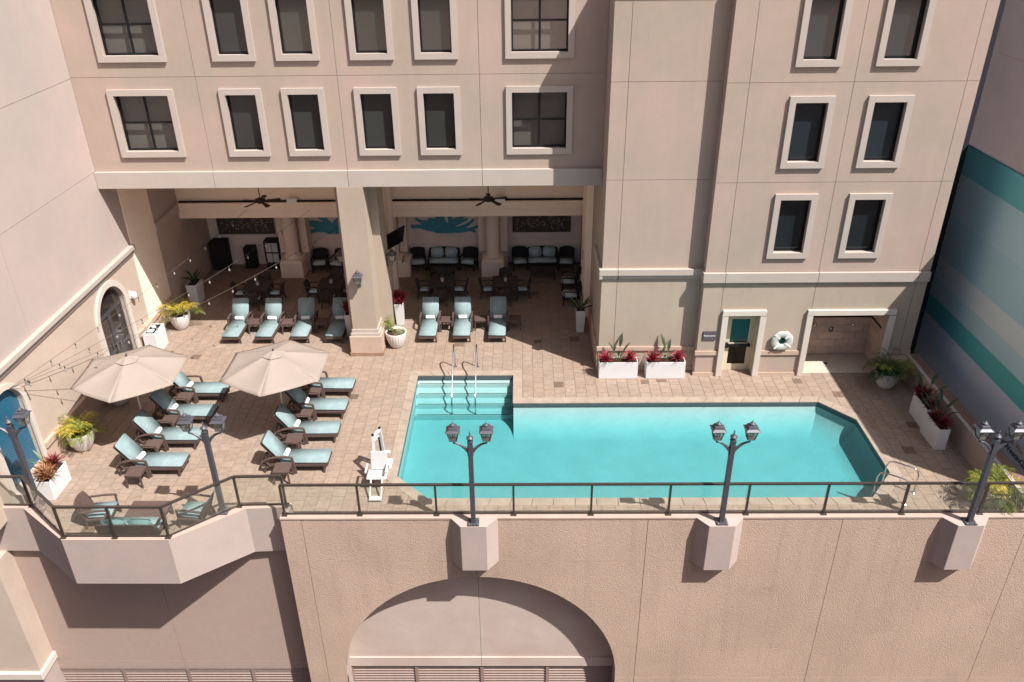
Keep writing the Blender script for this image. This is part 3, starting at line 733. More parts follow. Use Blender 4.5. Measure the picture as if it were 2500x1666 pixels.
# dividing wall and front pier
s = MB(); s.box(-6.23, -5.34, 26.46, 27.40, 1.06, 6.46); pier = s.build('pier', STUCCO_LOW, hotel)
for a, b, c, d, e, f_, m_ in ((-6.27,-5.30,26.42,27.42,0.92,1.06,TRIM),(-6.31,-5.24,26.38,27.42,0.80,0.92,TRIM),(-6.36,-5.19,26.32,27.42,0.15,0.80,BASE),(-6.39,-5.16,26.29,27.42,0.0,0.15,SKIRT)):
    s = MB(); s.box(a, b, c, d, e, f_); s.build('plinth_course', m_, pier)
s = MB(); s.box(-6.52, -5.06, 27.38, 28.6, 0, 6.6); s.build('pier_return', STUCCO_LOW, hotel)
s = MB(); s.box(-6.08, -5.5, 28.58, 32.3, 0, 6.6); s.build('dividing_wall', LOGGIA, hotel)
s = MB(); s.box(-5.6, -5.34, 31.9, 32.3, 0.0, 6.6); s.build('corner_pilaster', LOGGIA, hotel)
# engaged columns
for cx in (-10.27, -5.8, -1.29):
    s = MB(); s.lathe([(0.36,0.82),(0.36,0.86),(0.33,0.92),(0.315,1.1),(0.30,3.4)], 24, (cx,33.85,0)); c = s.build('column', LOGGIA, hotel, smooth=True)
    s = MB(); s.box(cx-0.5, cx+0.5, 33.34, 34.4, 0, 0.70); s.box(cx-0.46, cx+0.46, 33.38, 34.4, 0.70, 0.83); s.build('pedestal', LOGGIA, c)
    for sg in (-1, 1):
        s = MB(); s.box(cx+sg*0.48-0.16, cx+sg*0.48+0.16, 34.2, 35.0, 0.88, 3.4); s.build('flank_pilaster', LOGGIA, c)
        s = MB(); s.box(cx+sg*0.48-0.18, cx+sg*0.48+0.18, 34.16, 35.0, 0, 0.88); s.build('flank_base', TRIM, c)
s = MB(); s.box(-5.34+0.0, -5.0, 33.36, 34.4, 0, 0.7); s.build('pedestal', LOGGIA, hotel)

# ------------------------------------------------------------------ left wing with arched openings
wing = thing('wing_building', 'pinkish stucco side wing with arched doorway and pale cornice', 'building')
XL = -14.3
DC, DR0, DR1, DZs = 25.28, 0.98, 1.2, 2.33
FC, FR0, FR1, FZs = 18.70, 0.78, 0.95, 2.50
panels(fxp(XL), [8.0,13.0,20.72,26.6,35.2], [3.97,7.03,10.05,ROOF], [], PINK, wing)
low = MB(); fL = fxp(XL)
for r_ in cells(16.9, 35.2, 0.0, 3.64, [(DC-DR0,DC+DR0,0,3.4),(FC-FR0,FC+FR0,0.44,3.4)]): low.plane2d(rect(*r_), fL, 0, 0.30)
arch_top(low, fL, DC, DR0, DZs, 3.4, 0, 0.30); arch_top(low, fL, FC, FR0, FZs, 3.4, 0, 0.30)
low.build('lower_wall', WINGLOW, wing)
s = MB(); s.box(XL-0.4, XL-0.025, 8.0, 35.2, 3.64, ROOF); s.build('wall_core', PINK, wing)
s = MB(); s.plane2d(rect(16.86, 27.7, 3.80, 3.97), fL, -0.16, 0.02); s.plane2d(rect(16.86, 27.7, 3.72, 3.80), fL, -0.10, 0.02); s.build('cornice', TRIM, wing, bevel=0.012, seg=1)
s = MB(); s.plane2d(rect(16.86, 27.7, 3.62, 3.69), fL, -0.06, 0.02); s.build('cornice', TRIM, wing)
s = MB(); s.plane2d(rect(29.8, 32.15, 3.62, 3.97), fL, -0.12, 0.02); s.build('cornice', TRIM, wing)
s = MB(); s.plane2d(rect(27.7, 29.8, 0.9, 6.5), fL, -0.05, 0.02); s.build('pilaster', LOGGIA, wing)
for a, b in ((19.66,24.06),(26.5,29.2)):
    s = MB(); s.plane2d(rect(a, b, 0.72, 0.90), fL, -0.12, 0.02); s.build('dado_rail', BASE, wing)
    s = MB(); s.plane2d(rect(a, b, 0, 0.72), fL, -0.06, 0.02); s.build('dado_panel', BASE, wing)
s = MB(); s.plane2d(rect(27.0, 27.55, 0.70, 0.93), fL, -0.18, 0.0); s.build('dado_block', BASE, wing)
s = MB(); arch_ring(s, fL, DC, DR0, DR1, DZs, 0, -0.07, 0.02); s.build('arch_surround', WHITETRIM, wing)
s = MB(); arch_ring(s, fL, FC, FR0, FR1, FZs, 0.0, -0.07, 0.02); s.plane2d(rect(FC-FR0, FC+FR0, 0, 0.43), fL, -0.2, 0.02); s.build('arch_surround', WHITETRIM, wing)
s = MB(); s.box(XL+0.02, XL+0.35, FC-0.85, FC+0.85, 0, 0.44); s.build('fountain_ledge', TRIM, wing)
# arched doors
dm = MB(); XD = XL-0.16
for u in (DC-DR0+0.04, DC-0.05, DC+0.05, DC+DR0-0.04): dm.box(XD-0.03, XD+0.03, u-0.045, u+0.045, 0.0, 2.42)
for z0, z1 in ((0,0.22),(0.92,1.06),(2.32,2.46)): dm.box(XD-0.032, XD+0.032, DC-DR0, DC+DR0, z0, z1)
arch_ring(dm, fxp(XD+0.03), DC, DR0-0.09, DR0, DZs, 2.3, 0.0, 0.06)
door = dm.build('arched_door', DOORFR, wing)
s = MB(); s.box(XD-0.008, XD+0.008, DC-DR0, DC+DR0, 0, 2.4)
arch_top_pts = arc(DC, DR0-0.02, 0, math.pi, 20, DZs); s.plane2d(arch_top_pts, fxp(XD), -0.008, 0.008); s.build('glass', DOORGLASS, door)
s = MB(); s.tube([(XD+0.1,DC-0.13,0.95),(XD+0.1,DC-0.13,1.25)], 0.02); s.tube([(XD+0.1,DC+0.13,0.95),(XD+0.1,DC+0.13,1.25)], 0.02); s.build('door_handle', CHROME, door)
# blue mosaic back of the second arch
s = MB(); s.plane2d(rect(FC-FR0, FC+FR0, 0.44, FZs), fL, 0.12, 0.16); s.plane2d(arc(FC, FR0, 0, math.pi, 20, FZs), fL, 0.12, 0.16); s.build('mosaic_panel', MOSAIC, wing)
s = MB(); s.box(XL-0.62, XL-0.31, 16.9, 35.2, 0, 3.64); s.build('wall_core', SLOT, wing)
s = MB(); s.box(XL-4, XL-0.4, 17.2, 35, 0, ROOF); s.build('inner_mass', PINK, wing)
for y in (21.6, 22.0):
    s = MB(); s.plane2d(rect(y-0.16, y+0.16, 3.66, 3.72), fL, -0.05, 0.0); s.build('vent_slot', SLOT, wing)

# ------------------------------------------------------------------ right side: low wall, mural wall and neighbour
lw = thing('low_wall', 'low beige wall with coping along the right edge of the deck', 'wall')
s = MB(); s.box(13.36, 13.78, 17.04, YRR-0.06, -0.2, 0.86); s.build('wall', STUCCO, lw)
s = MB(); s.box(13.345, 13.47, 17.04, YRR-0.06, 0.86, 0.885); s.build('coping', TRIM, lw, bevel=0.006, seg=1)
y = 17.04; k = 0
while y < YRR-0.1:
    for q, (xa, xb) in enumerate(((13.475,13.63),(13.636,13.79))):
        ya = y+(0.29 if q else 0.0)
        if ya < YRR-0.1:
            s = MB(); s.box(xa, xb, ya, min(ya+0.575, YRR-0.06), 0.86, 0.88); s.build('ledge_tile', BRICKB, lw)
    y += 0.58
mur = thing('mural_wall', 'tall wall painted with teal and pale blue horizontal stripes', 'wall')
MXX = 15.1
s = MB(); s.box(MXX, MXX+0.1, 17.0, 28.6, -14.0, 7.45); s.build('wall', MURAL, mur)
s = MB(); s.box(MXX, MXX+0.1, 17.0, 28.6, 7.45, 7.475); s.build('wall_cap', FILL, mur)  # dark cap added so the sunlit top edge does not glare
s = MB(); s.box(13.52, MXX-0.004, 27.45, 27.55, -14, ROOF); s.build('joint_filler', FILL, mur)
s = MB(); s.box(13.502, 13.55, 25.0, 27.45, 0.0, ROOF); s.build('joint_filler', FILL, mur)
nb = thing('neighbour_building', 'dull pink stucco building rising beyond the striped wall', 'building')
panels(fxn(24.0), [34.0,38.0,44.0,50.0], [-14,-6,0,7.7,14], [], PINKFAR, nb)
s = MB(); s.box(24.025, 30, 34.0, 50, -14, 14); s.build('wall_core', PINKFAR, nb)
ob_ = thing('sky_blocker', 'unseen block added behind the viewpoint to dim sky light on lower walls', 'building')  # added out of view to hold back sky light from the podium walls
s = MB(); s.box(-70, 70, -45, -2.5, -14, 4.2); s.build('wall', PINKFAR, ob_)
s = MB(); s.box(-70, 70, -2.9, -2.45, 4.2, 5.0); s.build('parapet', TRIM, ob_)
def text(name, body, size, mat_, parent, M, ext=0.004):
    cu = bpy.data.curves.new(name, 'FONT'); cu.body = body; cu.size = size; cu.extrude = ext; cu.align_x = 'LEFT'
    o = bpy.data.objects.new(name, cu); dg = bpy.context.evaluated_depsgraph_get()
    COL.objects.link(o); dg.update(); me = bpy.data.meshes.new_from_object(o.evaluated_get(dg)); bpy.data.objects.remove(o)
    me.materials.clear(); me.materials.append(mat_); me.name = name
    ob = put(name, me, parent); ob.matrix_local = M; return ob
MX = Matrix(((0,0,-1,15.092),(-1,0,0,0),(0,1,0,0),(0,0,0,1)))      # text facing -X, running towards -Y
def mtext(body, size, m_, y, z):
    M = MX.copy(); M[1][3] = y; M[2][3] = z; text('lettering', body, size, m_, mur, M)
mtext('#WestinGa', 0.30, TEXTN, 21.12, -0.28)
mtext('u We', 0.28, TEXTG, 20.70, 0.02)
mtext('y', 0.28, TEXTG, 21.08, 0.06)

# ------------------------------------------------------------------ railings
RAILS = [('glass_railing', 'bronze framed glass railing along the straight parapet in front of the pool', [(-6.44,16.97),(13.9,16.97)], [(-6.44,16.97)]+[(-4.40+2.073*k,16.97) for k in range(9)]),
         ('bay_railing', 'bronze framed glass railing around the projecting bay at lower left', [(-15.3,17.39),(-13.52,17.36),(-12.03,16.12),(-9.27,16.11),(-7.77,17.33),(-6.50,17.36)], [(-13.52,17.36),(-12.03,16.12),(-10.67,16.11),(-9.27,16.11),(-7.77,17.33),(-6.50,17.36)])]
for nm, lb, line, posts in RAILS:
    rl = thing(nm, lb, 'railing', (line[0][0], line[0][1], ZC)); ox, oy = line[0]
    tr = MB()
    for (a, b), (c, d) in zip(line, line[1:]):
        tr.bar((a-ox,b-oy,ZR-ZC-0.03), (c-ox,d-oy,ZR-ZC-0.03), 0.07, 0.05)
    tr.build('top_rail', RAILMETAL, rl)
    br = MB()
    for (a, b), (c, d) in zip(line, line[1:]): br.bar((a-ox,b-oy,0.055), (c-ox,d-oy,0.055), 0.028, 0.03)
    br.build('bottom_rail', RAILMETAL, rl)
    for x, y in posts:
        p = MB(); p.box(x-ox-0.028, x-ox+0.028, y-oy-0.028, y-oy+0.028, 0, ZR-ZC-0.055); po = p.build('post', RAILMETAL, rl)
        p = MB(); p.box(x-ox-0.075, x-ox+0.075, y-oy-0.075, y-oy+0.075, 0.0, 0.03); p.build('foot_plate', RAILMETAL, po)
    pts = sorted({(round(x,2), round(y,2)) for x, y in posts} | {(round(x,2), round(y,2)) for x, y in line})
    for (a, b), (c, d) in zip(pts, pts[1:]):
        if math.hypot(c-a, d-b) < 0.5: continue
        A, B = Vector((a-ox,b-oy,0.53)), Vector((c-ox,d-oy,0.53)); dd = (B-A).normalized()*0.04
        g = MB(); g.bar(A+dd, B-dd, 0.012, 0.92); g.build('glass_panel', RAILGLASS, rl)

# ------------------------------------------------------------------ lanterns and lamp posts
def lantern_meshes():
    fr = MB(); h = 0.27; a, b = 0.085, 0.135
    for sx in (-1,1):
        for sy in (-1,1): fr.bar((sx*a,sy*a,0.0),(sx*b,sy*b,h), 0.02, 0.02)
    for z, r in ((0.0,a),(h,b)):
        for q in range(4):
            t0, t1 = math.pi/4+q*math.pi/2, math.pi/4+(q+1)*math.pi/2; k = r*math.sqrt(2)
            fr.bar((k*math.cos(t0),k*math.sin(t0),z),(k*math.cos(t1),k*math.sin(t1),z), 0.022, 0.022)
    fr.lathe([(0.06,-0.03),(0.085,0.0),(0.085,0.012)], 12); fr.lathe([(0.012,-0.13),(0.025,-0.11),(0.012,-0.09),(0.02,-0.03)], 8)
    rf = MB()
    def sq(r, z): return [(-r,-r,z),(r,-r,z),(r,r,z),(-r,r,z)]
    lv = [(0.175,h),(0.175,h+0.012),(0.115,h+0.055),(0.095,h+0.115),(0.05,h+0.13)]
    vs = []; fs = []
    for r, z in lv: vs += sq(r, z)
    for i in range(len(lv)-1):
        for k in range(4): fs.append((4*i+k, 4*i+(k+1)%4, 4*i+4+(k+1)%4, 4*i+4+k))
    fs += [(3,2,1,0), tuple(range(4*len(lv)-4, 4*len(lv)))]
    rf.add(vs, fs)
    rf.lathe([(0.04,h+0.12),(0.075,h+0.15),(0.07,h+0.17),(0.03,h+0.195),(0.012,h+0.21),(0.02,h+0.225),(0.006,h+0.24),(0.004,h+0.29)], 12)
    gl = MB(); A = a-0.004; B = b-0.004
    gl.add([(-A,-A,0.01),(A,-A,0.01),(B,-B,h-0.01),(-B,-B,h-0.01)], [(0,1,2,3)])
    bu = MB()
    for q in range(3):
        t = q*2.094; bu.lathe([(0.014,0.10),(0.016,0.20),(0.004,0.235)], 8, (0.035*math.cos(t),0.035*math.sin(t),0))
    bu.lathe([(0.05,0.02),(0.05,0.05),(0.012,0.08),(0.012,0.10)], 8)
    return [fr.mesh('lantern', LAMPMETAL), rf.mesh('lantern_roof', LAMPMETAL), gl.mesh('lantern_pane', LAMPGLASS), bu.mesh('candle_bulbs', BULB)]
LM = lantern_meshes()
def lantern(parent, loc):
    o = put('lantern', LM[0], parent, loc); put('lantern_roof', LM[1], o)
    for q in range(4): put('lantern_pane', LM[2], o, None, q*math.pi/2)
    put('candle_bulbs', LM[3], o); return o
def lamp_post(name, label, loc):
    t = thing(name, label, 'lamp post', loc, 0, 'twin lantern lamp posts along the parapet')
    p = MB(); p.box(-0.15,0.15,-0.15,0.15,0,0.035); bp = p.build('base_plate', LAMPMETAL, t)
    bm_ = MB(); bm_.lathe([(0.028,0.035),(0.028,0.055),(0.012,0.062)], 8); me = bm_.mesh('bolt', BOLT)
    for sx in (-0.11,0.11):
        for sy in (-0.11,0.11): put('bolt', me, bp, (sx,sy,0))
    p = MB(); p.box(-0.062,0.062,-0.062,0.062,0.035,2.62); p.build('post', LAMPMETAL, t, bevel=0.006, seg=1)
    p = MB(); p.box(-0.068,0.068,-0.068,0.068,2.62,2.66); p.lathe([(0.06,2.66),(0.05,2.70),(0.07,2.72),(0.09,2.75),(0.09,2.77),(0.05,2.81),(0.02,2.85),(0.012,2.88),(0.026,2.905),(0.008,2.93),(0.004,2.99)], 14); p.build('finial', LAMPMETAL, t, smooth=False)
    for sg in (-1, 1):
        p = MB(); pts = []
        for k in range(9):
            u = k/8; pts.append((sg*(0.05+0.36*u), 0, 2.33+0.27*math.sin(u*math.pi/2)**0.9))
        p.tube(pts, 0.03, 6, [0.05-0.028*k/8 for k in range(9)]); p.bar((sg*0.06,0,2.22),(sg*0.06,0,2.5),0.05,0.035,(1,0,0)); p.build('arm', LAMPMETAL, t)
        lantern(t, (sg*0.415, 0, 2.72))
    return t
lp = lamp_post('lamp_post', '', (0,0,0))
for k, (x, y, lb) in enumerate(((-1.32,16.64,'grey twin lantern lamp post on the pedestal above the arch crown'),(5.25,16.65,'grey twin lantern lamp post on the middle pedestal in front of the pool'),
        (11.76,16.63,'grey twin lantern lamp post on the rightmost pedestal near the striped wall'),(-8.16,17.12,'grey twin lantern lamp post on the curb beside the terrace armchair'),(-13.36,17.42,'grey twin lantern lamp post in front of the blue mosaic arch'))):
    dup(lp, lb, (x, y, ZC+(0.003 if k < 3 else 0)))
def wall_lantern(label, loc, rz):
    t = thing('wall_lantern', label, 'wall lamp', loc, rz, 'carriage lanterns on the pier')
    p = MB(); p.box(-0.05,0.05,-0.03,0.0,-0.16,0.12); p.build('back_plate', LAMPMETAL, t)
    p = MB(); p.tube([(0,-0.02,-0.08),(0,-0.12,-0.14),(0,-0.2,-0.08),(0,-0.22,0.03)], 0.016, 8); p.build('bracket', LAMPMETAL, t)
    lantern(t, (0,-0.22,0.06)); return t
wall_lantern('carriage lantern on the sunlit front of the pier', (-5.80, 26.458, 2.95), 0)
wall_lantern('carriage lantern on the right side of the pier below the television', (-5.055, 28.1, 3.0), math.pi/2)
wall_lantern('carriage lantern on the left side of the pier, in shade', (-6.525, 28.1, 3.0), -math.pi/2)

# ------------------------------------------------------------------ loungers, towels and side tables
def cushion(x0, x1, y0, y1, z0, z1, bev=0.03):
    c = MB(); c.box(x0,x1,y0,y1,z0,z1); return c
def make_lounger():
    t = thing('sun_lounger', '', 'sun lounger', group='sun loungers with aqua cushions')
    f = MB(); W = 0.31
    for sy in (-1, 1): f.bar((-0.98,sy*W,0.27),(0.97,sy*W,0.27),0.05,0.085)
    f.bar((0.97,-W-0.02,0.27),(0.97,W+0.02,0.27),0.05,0.085); f.bar((-0.98,-W,0.27),(-0.98,W,0.27),0.05,0.07)
    f.build('seat_frame', WICKER, t)
    dk = MB(); dk.box(-0.45,0.95,-W+0.02,W-0.02,0.285,0.315); dk.build('seat_deck', WICKER, t)
    for sy in (-1, 1):
        l = MB(); l.bar((0.90,sy*W,0.24),(0.86,sy*(W+0.01),0.0),0.055,0.06,(0,1,0)); l.build('leg', WICKER, t)
        l = MB(); l.bar((-0.86,sy*W,0.24),(-0.92,sy*W,0.0),0.05,0.055,(0,1,0)); l.build('leg', WICKER, t)
        a = MB(); a.bar((0.03,sy*(W+0.055),0.0),(-0.03,sy*(W+0.055),0.56),0.06,0.06,(0,1,0))
        pts = [(-0.02,0.58),(-0.2,0.605),(-0.45,0.60),(-0.7,0.55),(-0.86,0.47)]
        for (p, q), (p2, q2) in zip(pts, pts[1:]): a.bar((p,sy*(W+0.055),q),(p2-0.005,sy*(W+0.055),q2),0.065,0.04)
        a.bar((-0.84,sy*(W+0.045),0.48),(-0.72,sy*(W+0.03),0.25),0.045,0.045,(0,1,0))
        a.build('armrest', WICKER, t)
    b = MB(); B0, B1 = Vector((-0.42,0,0.32)), Vector((-0.89,0,1.02))
    for sy in (-1, 1): b.bar(B0+Vector((0,sy*0.27,0)), B1+Vector((0,sy*0.27,0)), 0.05, 0.045)
    for k in range(6): b.bar(B0.lerp(B1,k/5)+Vector((0,-0.27,0)), B0.lerp(B1,k/5)+Vector((0,0.27,0)), 0.06, 0.03)
    b.build('back_frame', WICKER, t)
    for sy in (-1, 1): pr = MB(); pr.bar((-0.74,sy*0.22,0.76),(-0.94,sy*0.22,0.28),0.03,0.03,(0,1,0)); pr.build('back_prop', WICKER, t)
    c = MB(); c.box(-0.42,1.0,-0.325,0.325,0.318,0.415); cu = c.build('seat_cushion', AQUA, t, smooth=True, bevel=0.03, seg=3)
    c = MB(); L = (B1-B0).length+0.04; ang = math.atan2(B1.z-B0.z, B0.x-B1.x)
    c.M = Matrix.Translation(B0+Vector((0.03,0,0.02))) @ Matrix.Rotation(ang, 4, 'Y') @ Matrix.Scale(-1, 4, (1,0,0))
    c.box(0.0, L, -0.325, 0.325, 0.015, 0.11); c.build('back_cushion', AQUA, t, smooth=True, bevel=0.03, seg=3)
    return t
LG = make_lounger()
tw = MB()
def roll(mbx, n=26, L=0.33):
    prof = []
    for k in range(n+1):
        a = k/n*2*math.pi*1.0; prof.append((0.078*math.cos(a), 0.078*math.sin(a)))
    vs = []; fs = []
    for y in (-L/2, -L/2+0.012, L/2-0.012, L/2):
        sc = 0.9 if abs(y) == L/2 else 1.0
        vs += [(p*sc, y, q*sc+0.076) for p, q in prof[:-1]]
    for i in range(3):
        for k in range(n): fs.append((i*n+k, i*n+(k+1)%n, (i+1)*n+(k+1)%n, (i+1)*n+k))
    fs += [tuple(range(n-1,-1,-1)), tuple(3*n+k for k in range(n))]
    mbx.add(vs, fs)
roll(tw)
TWL = thing('rolled_towel', '', 'towel', group='rolled white towels on the loungers')
tw.build('towel_roll', TOWEL, TWL)
sp = MB()
for sy in (-1, 1):
    pts = [(0.058*(1-k/22)*math.cos(k*0.75), sy*0.1655, 0.076+0.058*(1-k/22)*math.sin(k*0.75)) for k in range(20)]
    sp.tube(pts, 0.004, 4)
sp.build('towel_fold', TOWEL, TWL)
def make_side_table():
    t = thing('side_table', '', 'side table', group='low wicker side tables')
    s = MB(); s.box(-0.24,0.24,-0.24,0.24,0.415,0.45); s.build('table_top', WICKER, t, bevel=0.008, seg=1)
    s = MB()
    for sx in (-1,1): s.box(sx*0.21-0.02,sx*0.21+0.02,-0.22,0.22,0.36,0.415); s.box(-0.19,0.19,sx*0.21-0.02,sx*0.21+0.02,0.362,0.415)
    s.build('apron', WICKER, t)
    for sx in (-1,1):
        for sy in (-1,1): s = MB(); s.bar((sx*0.205,sy*0.205,0.37),(sx*0.225,sy*0.225,0),0.045,0.045,(1,0,0)); s.build('leg', WICKER, t)
    return t
ST = make_side_table()
ordn = ['nearest the railing', 'second from the railing', 'third from the railing', 'farthest from the railing']
for side, X, Ys, nm in (('L',-11.07,(19.55,20.87,22.20,23.57),'left umbrella'),('R',-6.79,(19.70,21.18,22.52,23.83),'right umbrella')):
    for k, y in enumerate(Ys):
        rz = R(random.uniform(-1.2,1.2))
        dup(LG, f'aqua lounger in the {nm} row, {ordn[k]}', (X, y, 0), rz)
        dup(TWL, f'white rolled towel on the {nm} row lounger {ordn[k]}', (X-0.30+random.uniform(-0.03,0.03), y-0.02+random.uniform(-0.04,0.04), 0.414), rz+R(random.uniform(-10,4)))
        tx = -11.31 if side == 'L' else -7.05
        dup(ST, f'brown side table beside the {nm} row lounger {ordn[k]}', (tx, y-0.65, 0), rz*1.5)
cnt = ['leftmost', 'second', 'third', 'fourth']
for k, x in enumerate((-11.14,-9.85,-8.52,-7.17)):
    rz = -math.pi/2+R(random.uniform(-1.5,1.5))
    lb = ('leftmost' if k == 0 else cnt[k]+' from the left' if k < 3 else 'next to the pier')
    dup(LG, f'aqua lounger facing the camera in the left loggia row, {lb}', (x, 28.2, 0), rz)
    dup(TWL, f'white rolled towel on the left loggia row lounger, {lb}', (x, 28.50, 0.414), rz+R(random.uniform(-4,4)))
for k, x in enumerate((-3.61,-2.33,-0.95)):
    rz = -math.pi/2+R(random.uniform(-1.5,1.5))
    lb = ('nearest the pier', 'in the middle', 'farthest right, half in shade')[k]
    dup(LG, f'aqua lounger facing the camera behind the pool steps, {lb}', (x, 28.2, 0), rz)
    dup(TWL, f'white rolled towel on the lounger behind the pool steps, {lb}', (x, 28.50, 0.414), rz+R(random.uniform(-4,4)))
for x, y, lb in ((-10.47,28.3,'brown side table between the first two left loggia loungers'),(-9.15,28.28,'brown side table between the middle two left loggia loungers'),(-7.84,28.35,'brown side table between the last two left loggia loungers'),
                 (-2.95,28.4,'brown side table between the first two loungers behind the pool steps'),(-1.63,28.5,'brown side table between the second and third loungers behind the pool steps'),(-0.29,28.5,'brown side table right of the loungers behind the pool steps')):
    dup(ST, lb, (x, y, 0), R(random.uniform(-2,2)))

# ------------------------------------------------------------------ umbrellas
def umbrella(label, x, y, ang):
    t = thing('patio_umbrella', label, 'umbrella', (x,y,0), R(ang), 'cream patio umbrellas')
    s = MB(); s.lathe([(0.33,0.0),(0.33,0.06),(0.28,0.09),(0.06,0.12),(0.05,0.32),(0.0,0.32)], 24); s.build('base', DARKMETAL, t)
    s = MB(); s.tube([(0,0,0.1),(0,0,2.78)], 0.024, 10); s.build('pole', POLE, t, smooth=True)
    Rr, zr_, zt = 1.74, 2.25, 2.74
    n = 6; N = 10
    for k in range(n):
        a0, a1 = 2*math.pi*k/n, 2*math.pi*(k+1)/n
        c = MB(); vs = []; fs = []
        for i in range(N+1):
            u = i/N; r_ = 0.10+(Rr-0.10)*u
            for j in range(N+1):
                w_ = j/N
                p = Vector((math.cos(a0),math.sin(a0)))*(1-w_)*r_+Vector((math.cos(a1),math.sin(a1)))*w_*r_
                z = zt-(zt-zr_)*(u**1.12) - 0.075*math.sin(math.pi*w_)*math.sin(math.pi*min(1,u*0.9))*1.0
                vs.append((p.x,p.y,z))
        for i in range(N):
            for j in range(N):
                q = i*(N+1)+j; fs.append((q,q+1,q+N+2,q+N+1))
        c.add(vs, fs)
        o = c.build('canopy_panel', CANVAS, t, smooth=True)
        so_ = o.modifiers.new('thickness', 'SOLIDIFY'); so_.thickness = 0.008
        r = MB(); r.bar((0.05*math.cos(a0),0.05*math.sin(a0),zt-0.03),((Rr-0.03)*math.cos(a0),(Rr-0.03)*math.sin(a0),zr_-0.02),0.018,0.022); r.build('rib', POLE, t)
        r = MB(); r.bar((0.03*math.cos(a0),0.03*math.sin(a0),2.0),(0.85*math.cos(a0),0.85*math.sin(a0),2.48),0.015,0.015); r.build('strut', POLE, t)
    v = MB(); vs = [(0,0,zt+0.09)]; fs = []
    for k in range(12):
        a = 2*math.pi*k/12; rr = 0.36 if k % 2 == 0 else 0.30; vs.append((rr*math.cos(a), rr*math.sin(a), zt-0.035 if k % 2 == 0 else zt-0.055))
    for k in range(12): fs.append((0,k+1,(k+1)%12+1))
    v.add(vs, fs); o = v.build('vent_cap', CANVAS, t); q = o.modifiers.new('thickness', 'SOLIDIFY'); q.thickness = 0.008
    s = MB(); s.lathe([(0.03,zt+0.07),(0.035,zt+0.10),(0.015,zt+0.14),(0.0,zt+0.16)], 10); s.build('finial', DARKMETAL, t)
    h = MB(); h.lathe([(0.045,1.96),(0.045,2.03)], 10); h.build('hub', POLE, t)
    return t
umbrella('cream hexagonal umbrella on the left, over the first lounger row', -12.1, 21.5, 34)
umbrella('cream hexagonal umbrella on the right, nearer the pool', -7.68, 21.8, 30)

# ------------------------------------------------------------------ chairs, sofas and tables
def make_chair(w=0.58, d=0.56, sh=0.34, bh=0.86, wick=None, arm=0.62, name='armchair', tilt=0.16, cush=0.09, group=None, cat='chair'):
    """faces -Y (towards the camera) in its own frame"""
    wick = wick or DWICKER
    t = thing(name, '', cat, group=group); h = w/2
    s = MB(); s.box(-h,h,-d/2,d/2,sh-0.07,sh); s.build('seat_frame', wick, t, bevel=0.008, seg=1)
    for sx in (-1,1):
        l = MB(); l.bar((sx*(h-0.03),-d/2+0.03,sh-0.05),(sx*(h-0.01),-d/2+0.0,0.0),0.05,0.05,(1,0,0)); l.build('leg', wick, t)
        l = MB(); l.bar((sx*(h-0.03),d/2-0.03,sh-0.05),(sx*(h-0.02),d/2+0.06,0.0),0.05,0.05,(1,0,0)); l.build('leg', wick, t)
        a = MB(); a.bar((sx*h,-d/2+0.04,sh-0.05),(sx*h,-d/2+0.02,arm),0.045,0.045,(1,0,0)); a.bar((sx*h,-d/2-0.01,arm+0.012),(sx*h,-0.05,arm+0.02),0.055,0.035); a.bar((sx*h,-0.05,arm+0.02),(sx*h,d/2+0.06,arm-0.01),0.055,0.035); a.build('armrest', wick, t)
    b = MB(); N = 10; vs = []; fs = []
    for i in range(2):
        for k in range(N+1):
            u = -1+2*k/N; cur = 0.05*(1-u*u)
            for q in range(5):
                v = q/4; z = sh-0.04+(bh-sh+0.04)*v - (0.05*u*u if q == 4 else 0); ww = h*(1.0+0.06*math.sin(v*math.pi))
                vs.append((u*ww, d/2-0.02+tilt*v+cur*0.9-0.02+i*0.035, z))
    for i in range(2):
        for k in range(N):
            for q in range(4):
                o = i*(N+1)*5+k*5+q; f = (o,o+5,o+6,o+1); fs.append(f if i == 0 else f[::-1])
    M_ = (N+1)*5
    for k in range(N): fs += [(k*5,k*5+M_,(k+1)*5+M_,(k+1)*5), (k*5+4,(k+1)*5+4,(k+1)*5+4+M_,k*5+4+M_)]
    for q in range(4): fs += [(q,q+1,q+1+M_,q+M_), (N*5+q,N*5+q+M_,N*5+q+1+M_,N*5+q+1)]
    b.add(vs, fs); b.build('backrest', wick, t, smooth=False)
    c = MB(); c.box(-h+0.035,h-0.035,-d/2-0.01,d/2-0.05,sh+0.001,sh+cush); c.build('seat_cushion', AQUA if wick is WICKER else AQUAIN, t, smooth=True, bevel=0.03, seg=3)
    return t
def make_sofa(w, d, group, wick, pill=True, name='loveseat'):
    t = make_chair(w, d, 0.34, 0.84, wick, 0.62, name, 0.14, 0.11, group, 'sofa')
    if pill:
        for sx in (-1,1):
            c = MB(); c.M = Matrix.Translation((sx*w*0.235, d/2-0.07, 0.66)) @ Matrix.Rotation(R(-20), 4, 'X') @ Matrix.Rotation(R(sx*3), 4, 'Y'); c.box(-w*0.21,w*0.21,-0.07,0.07,-0.22,0.22); c.build('pillow', AQUAD if wick is WICKER else AQUAIN, t, smooth=True, bevel=0.06, seg=3)
    return t
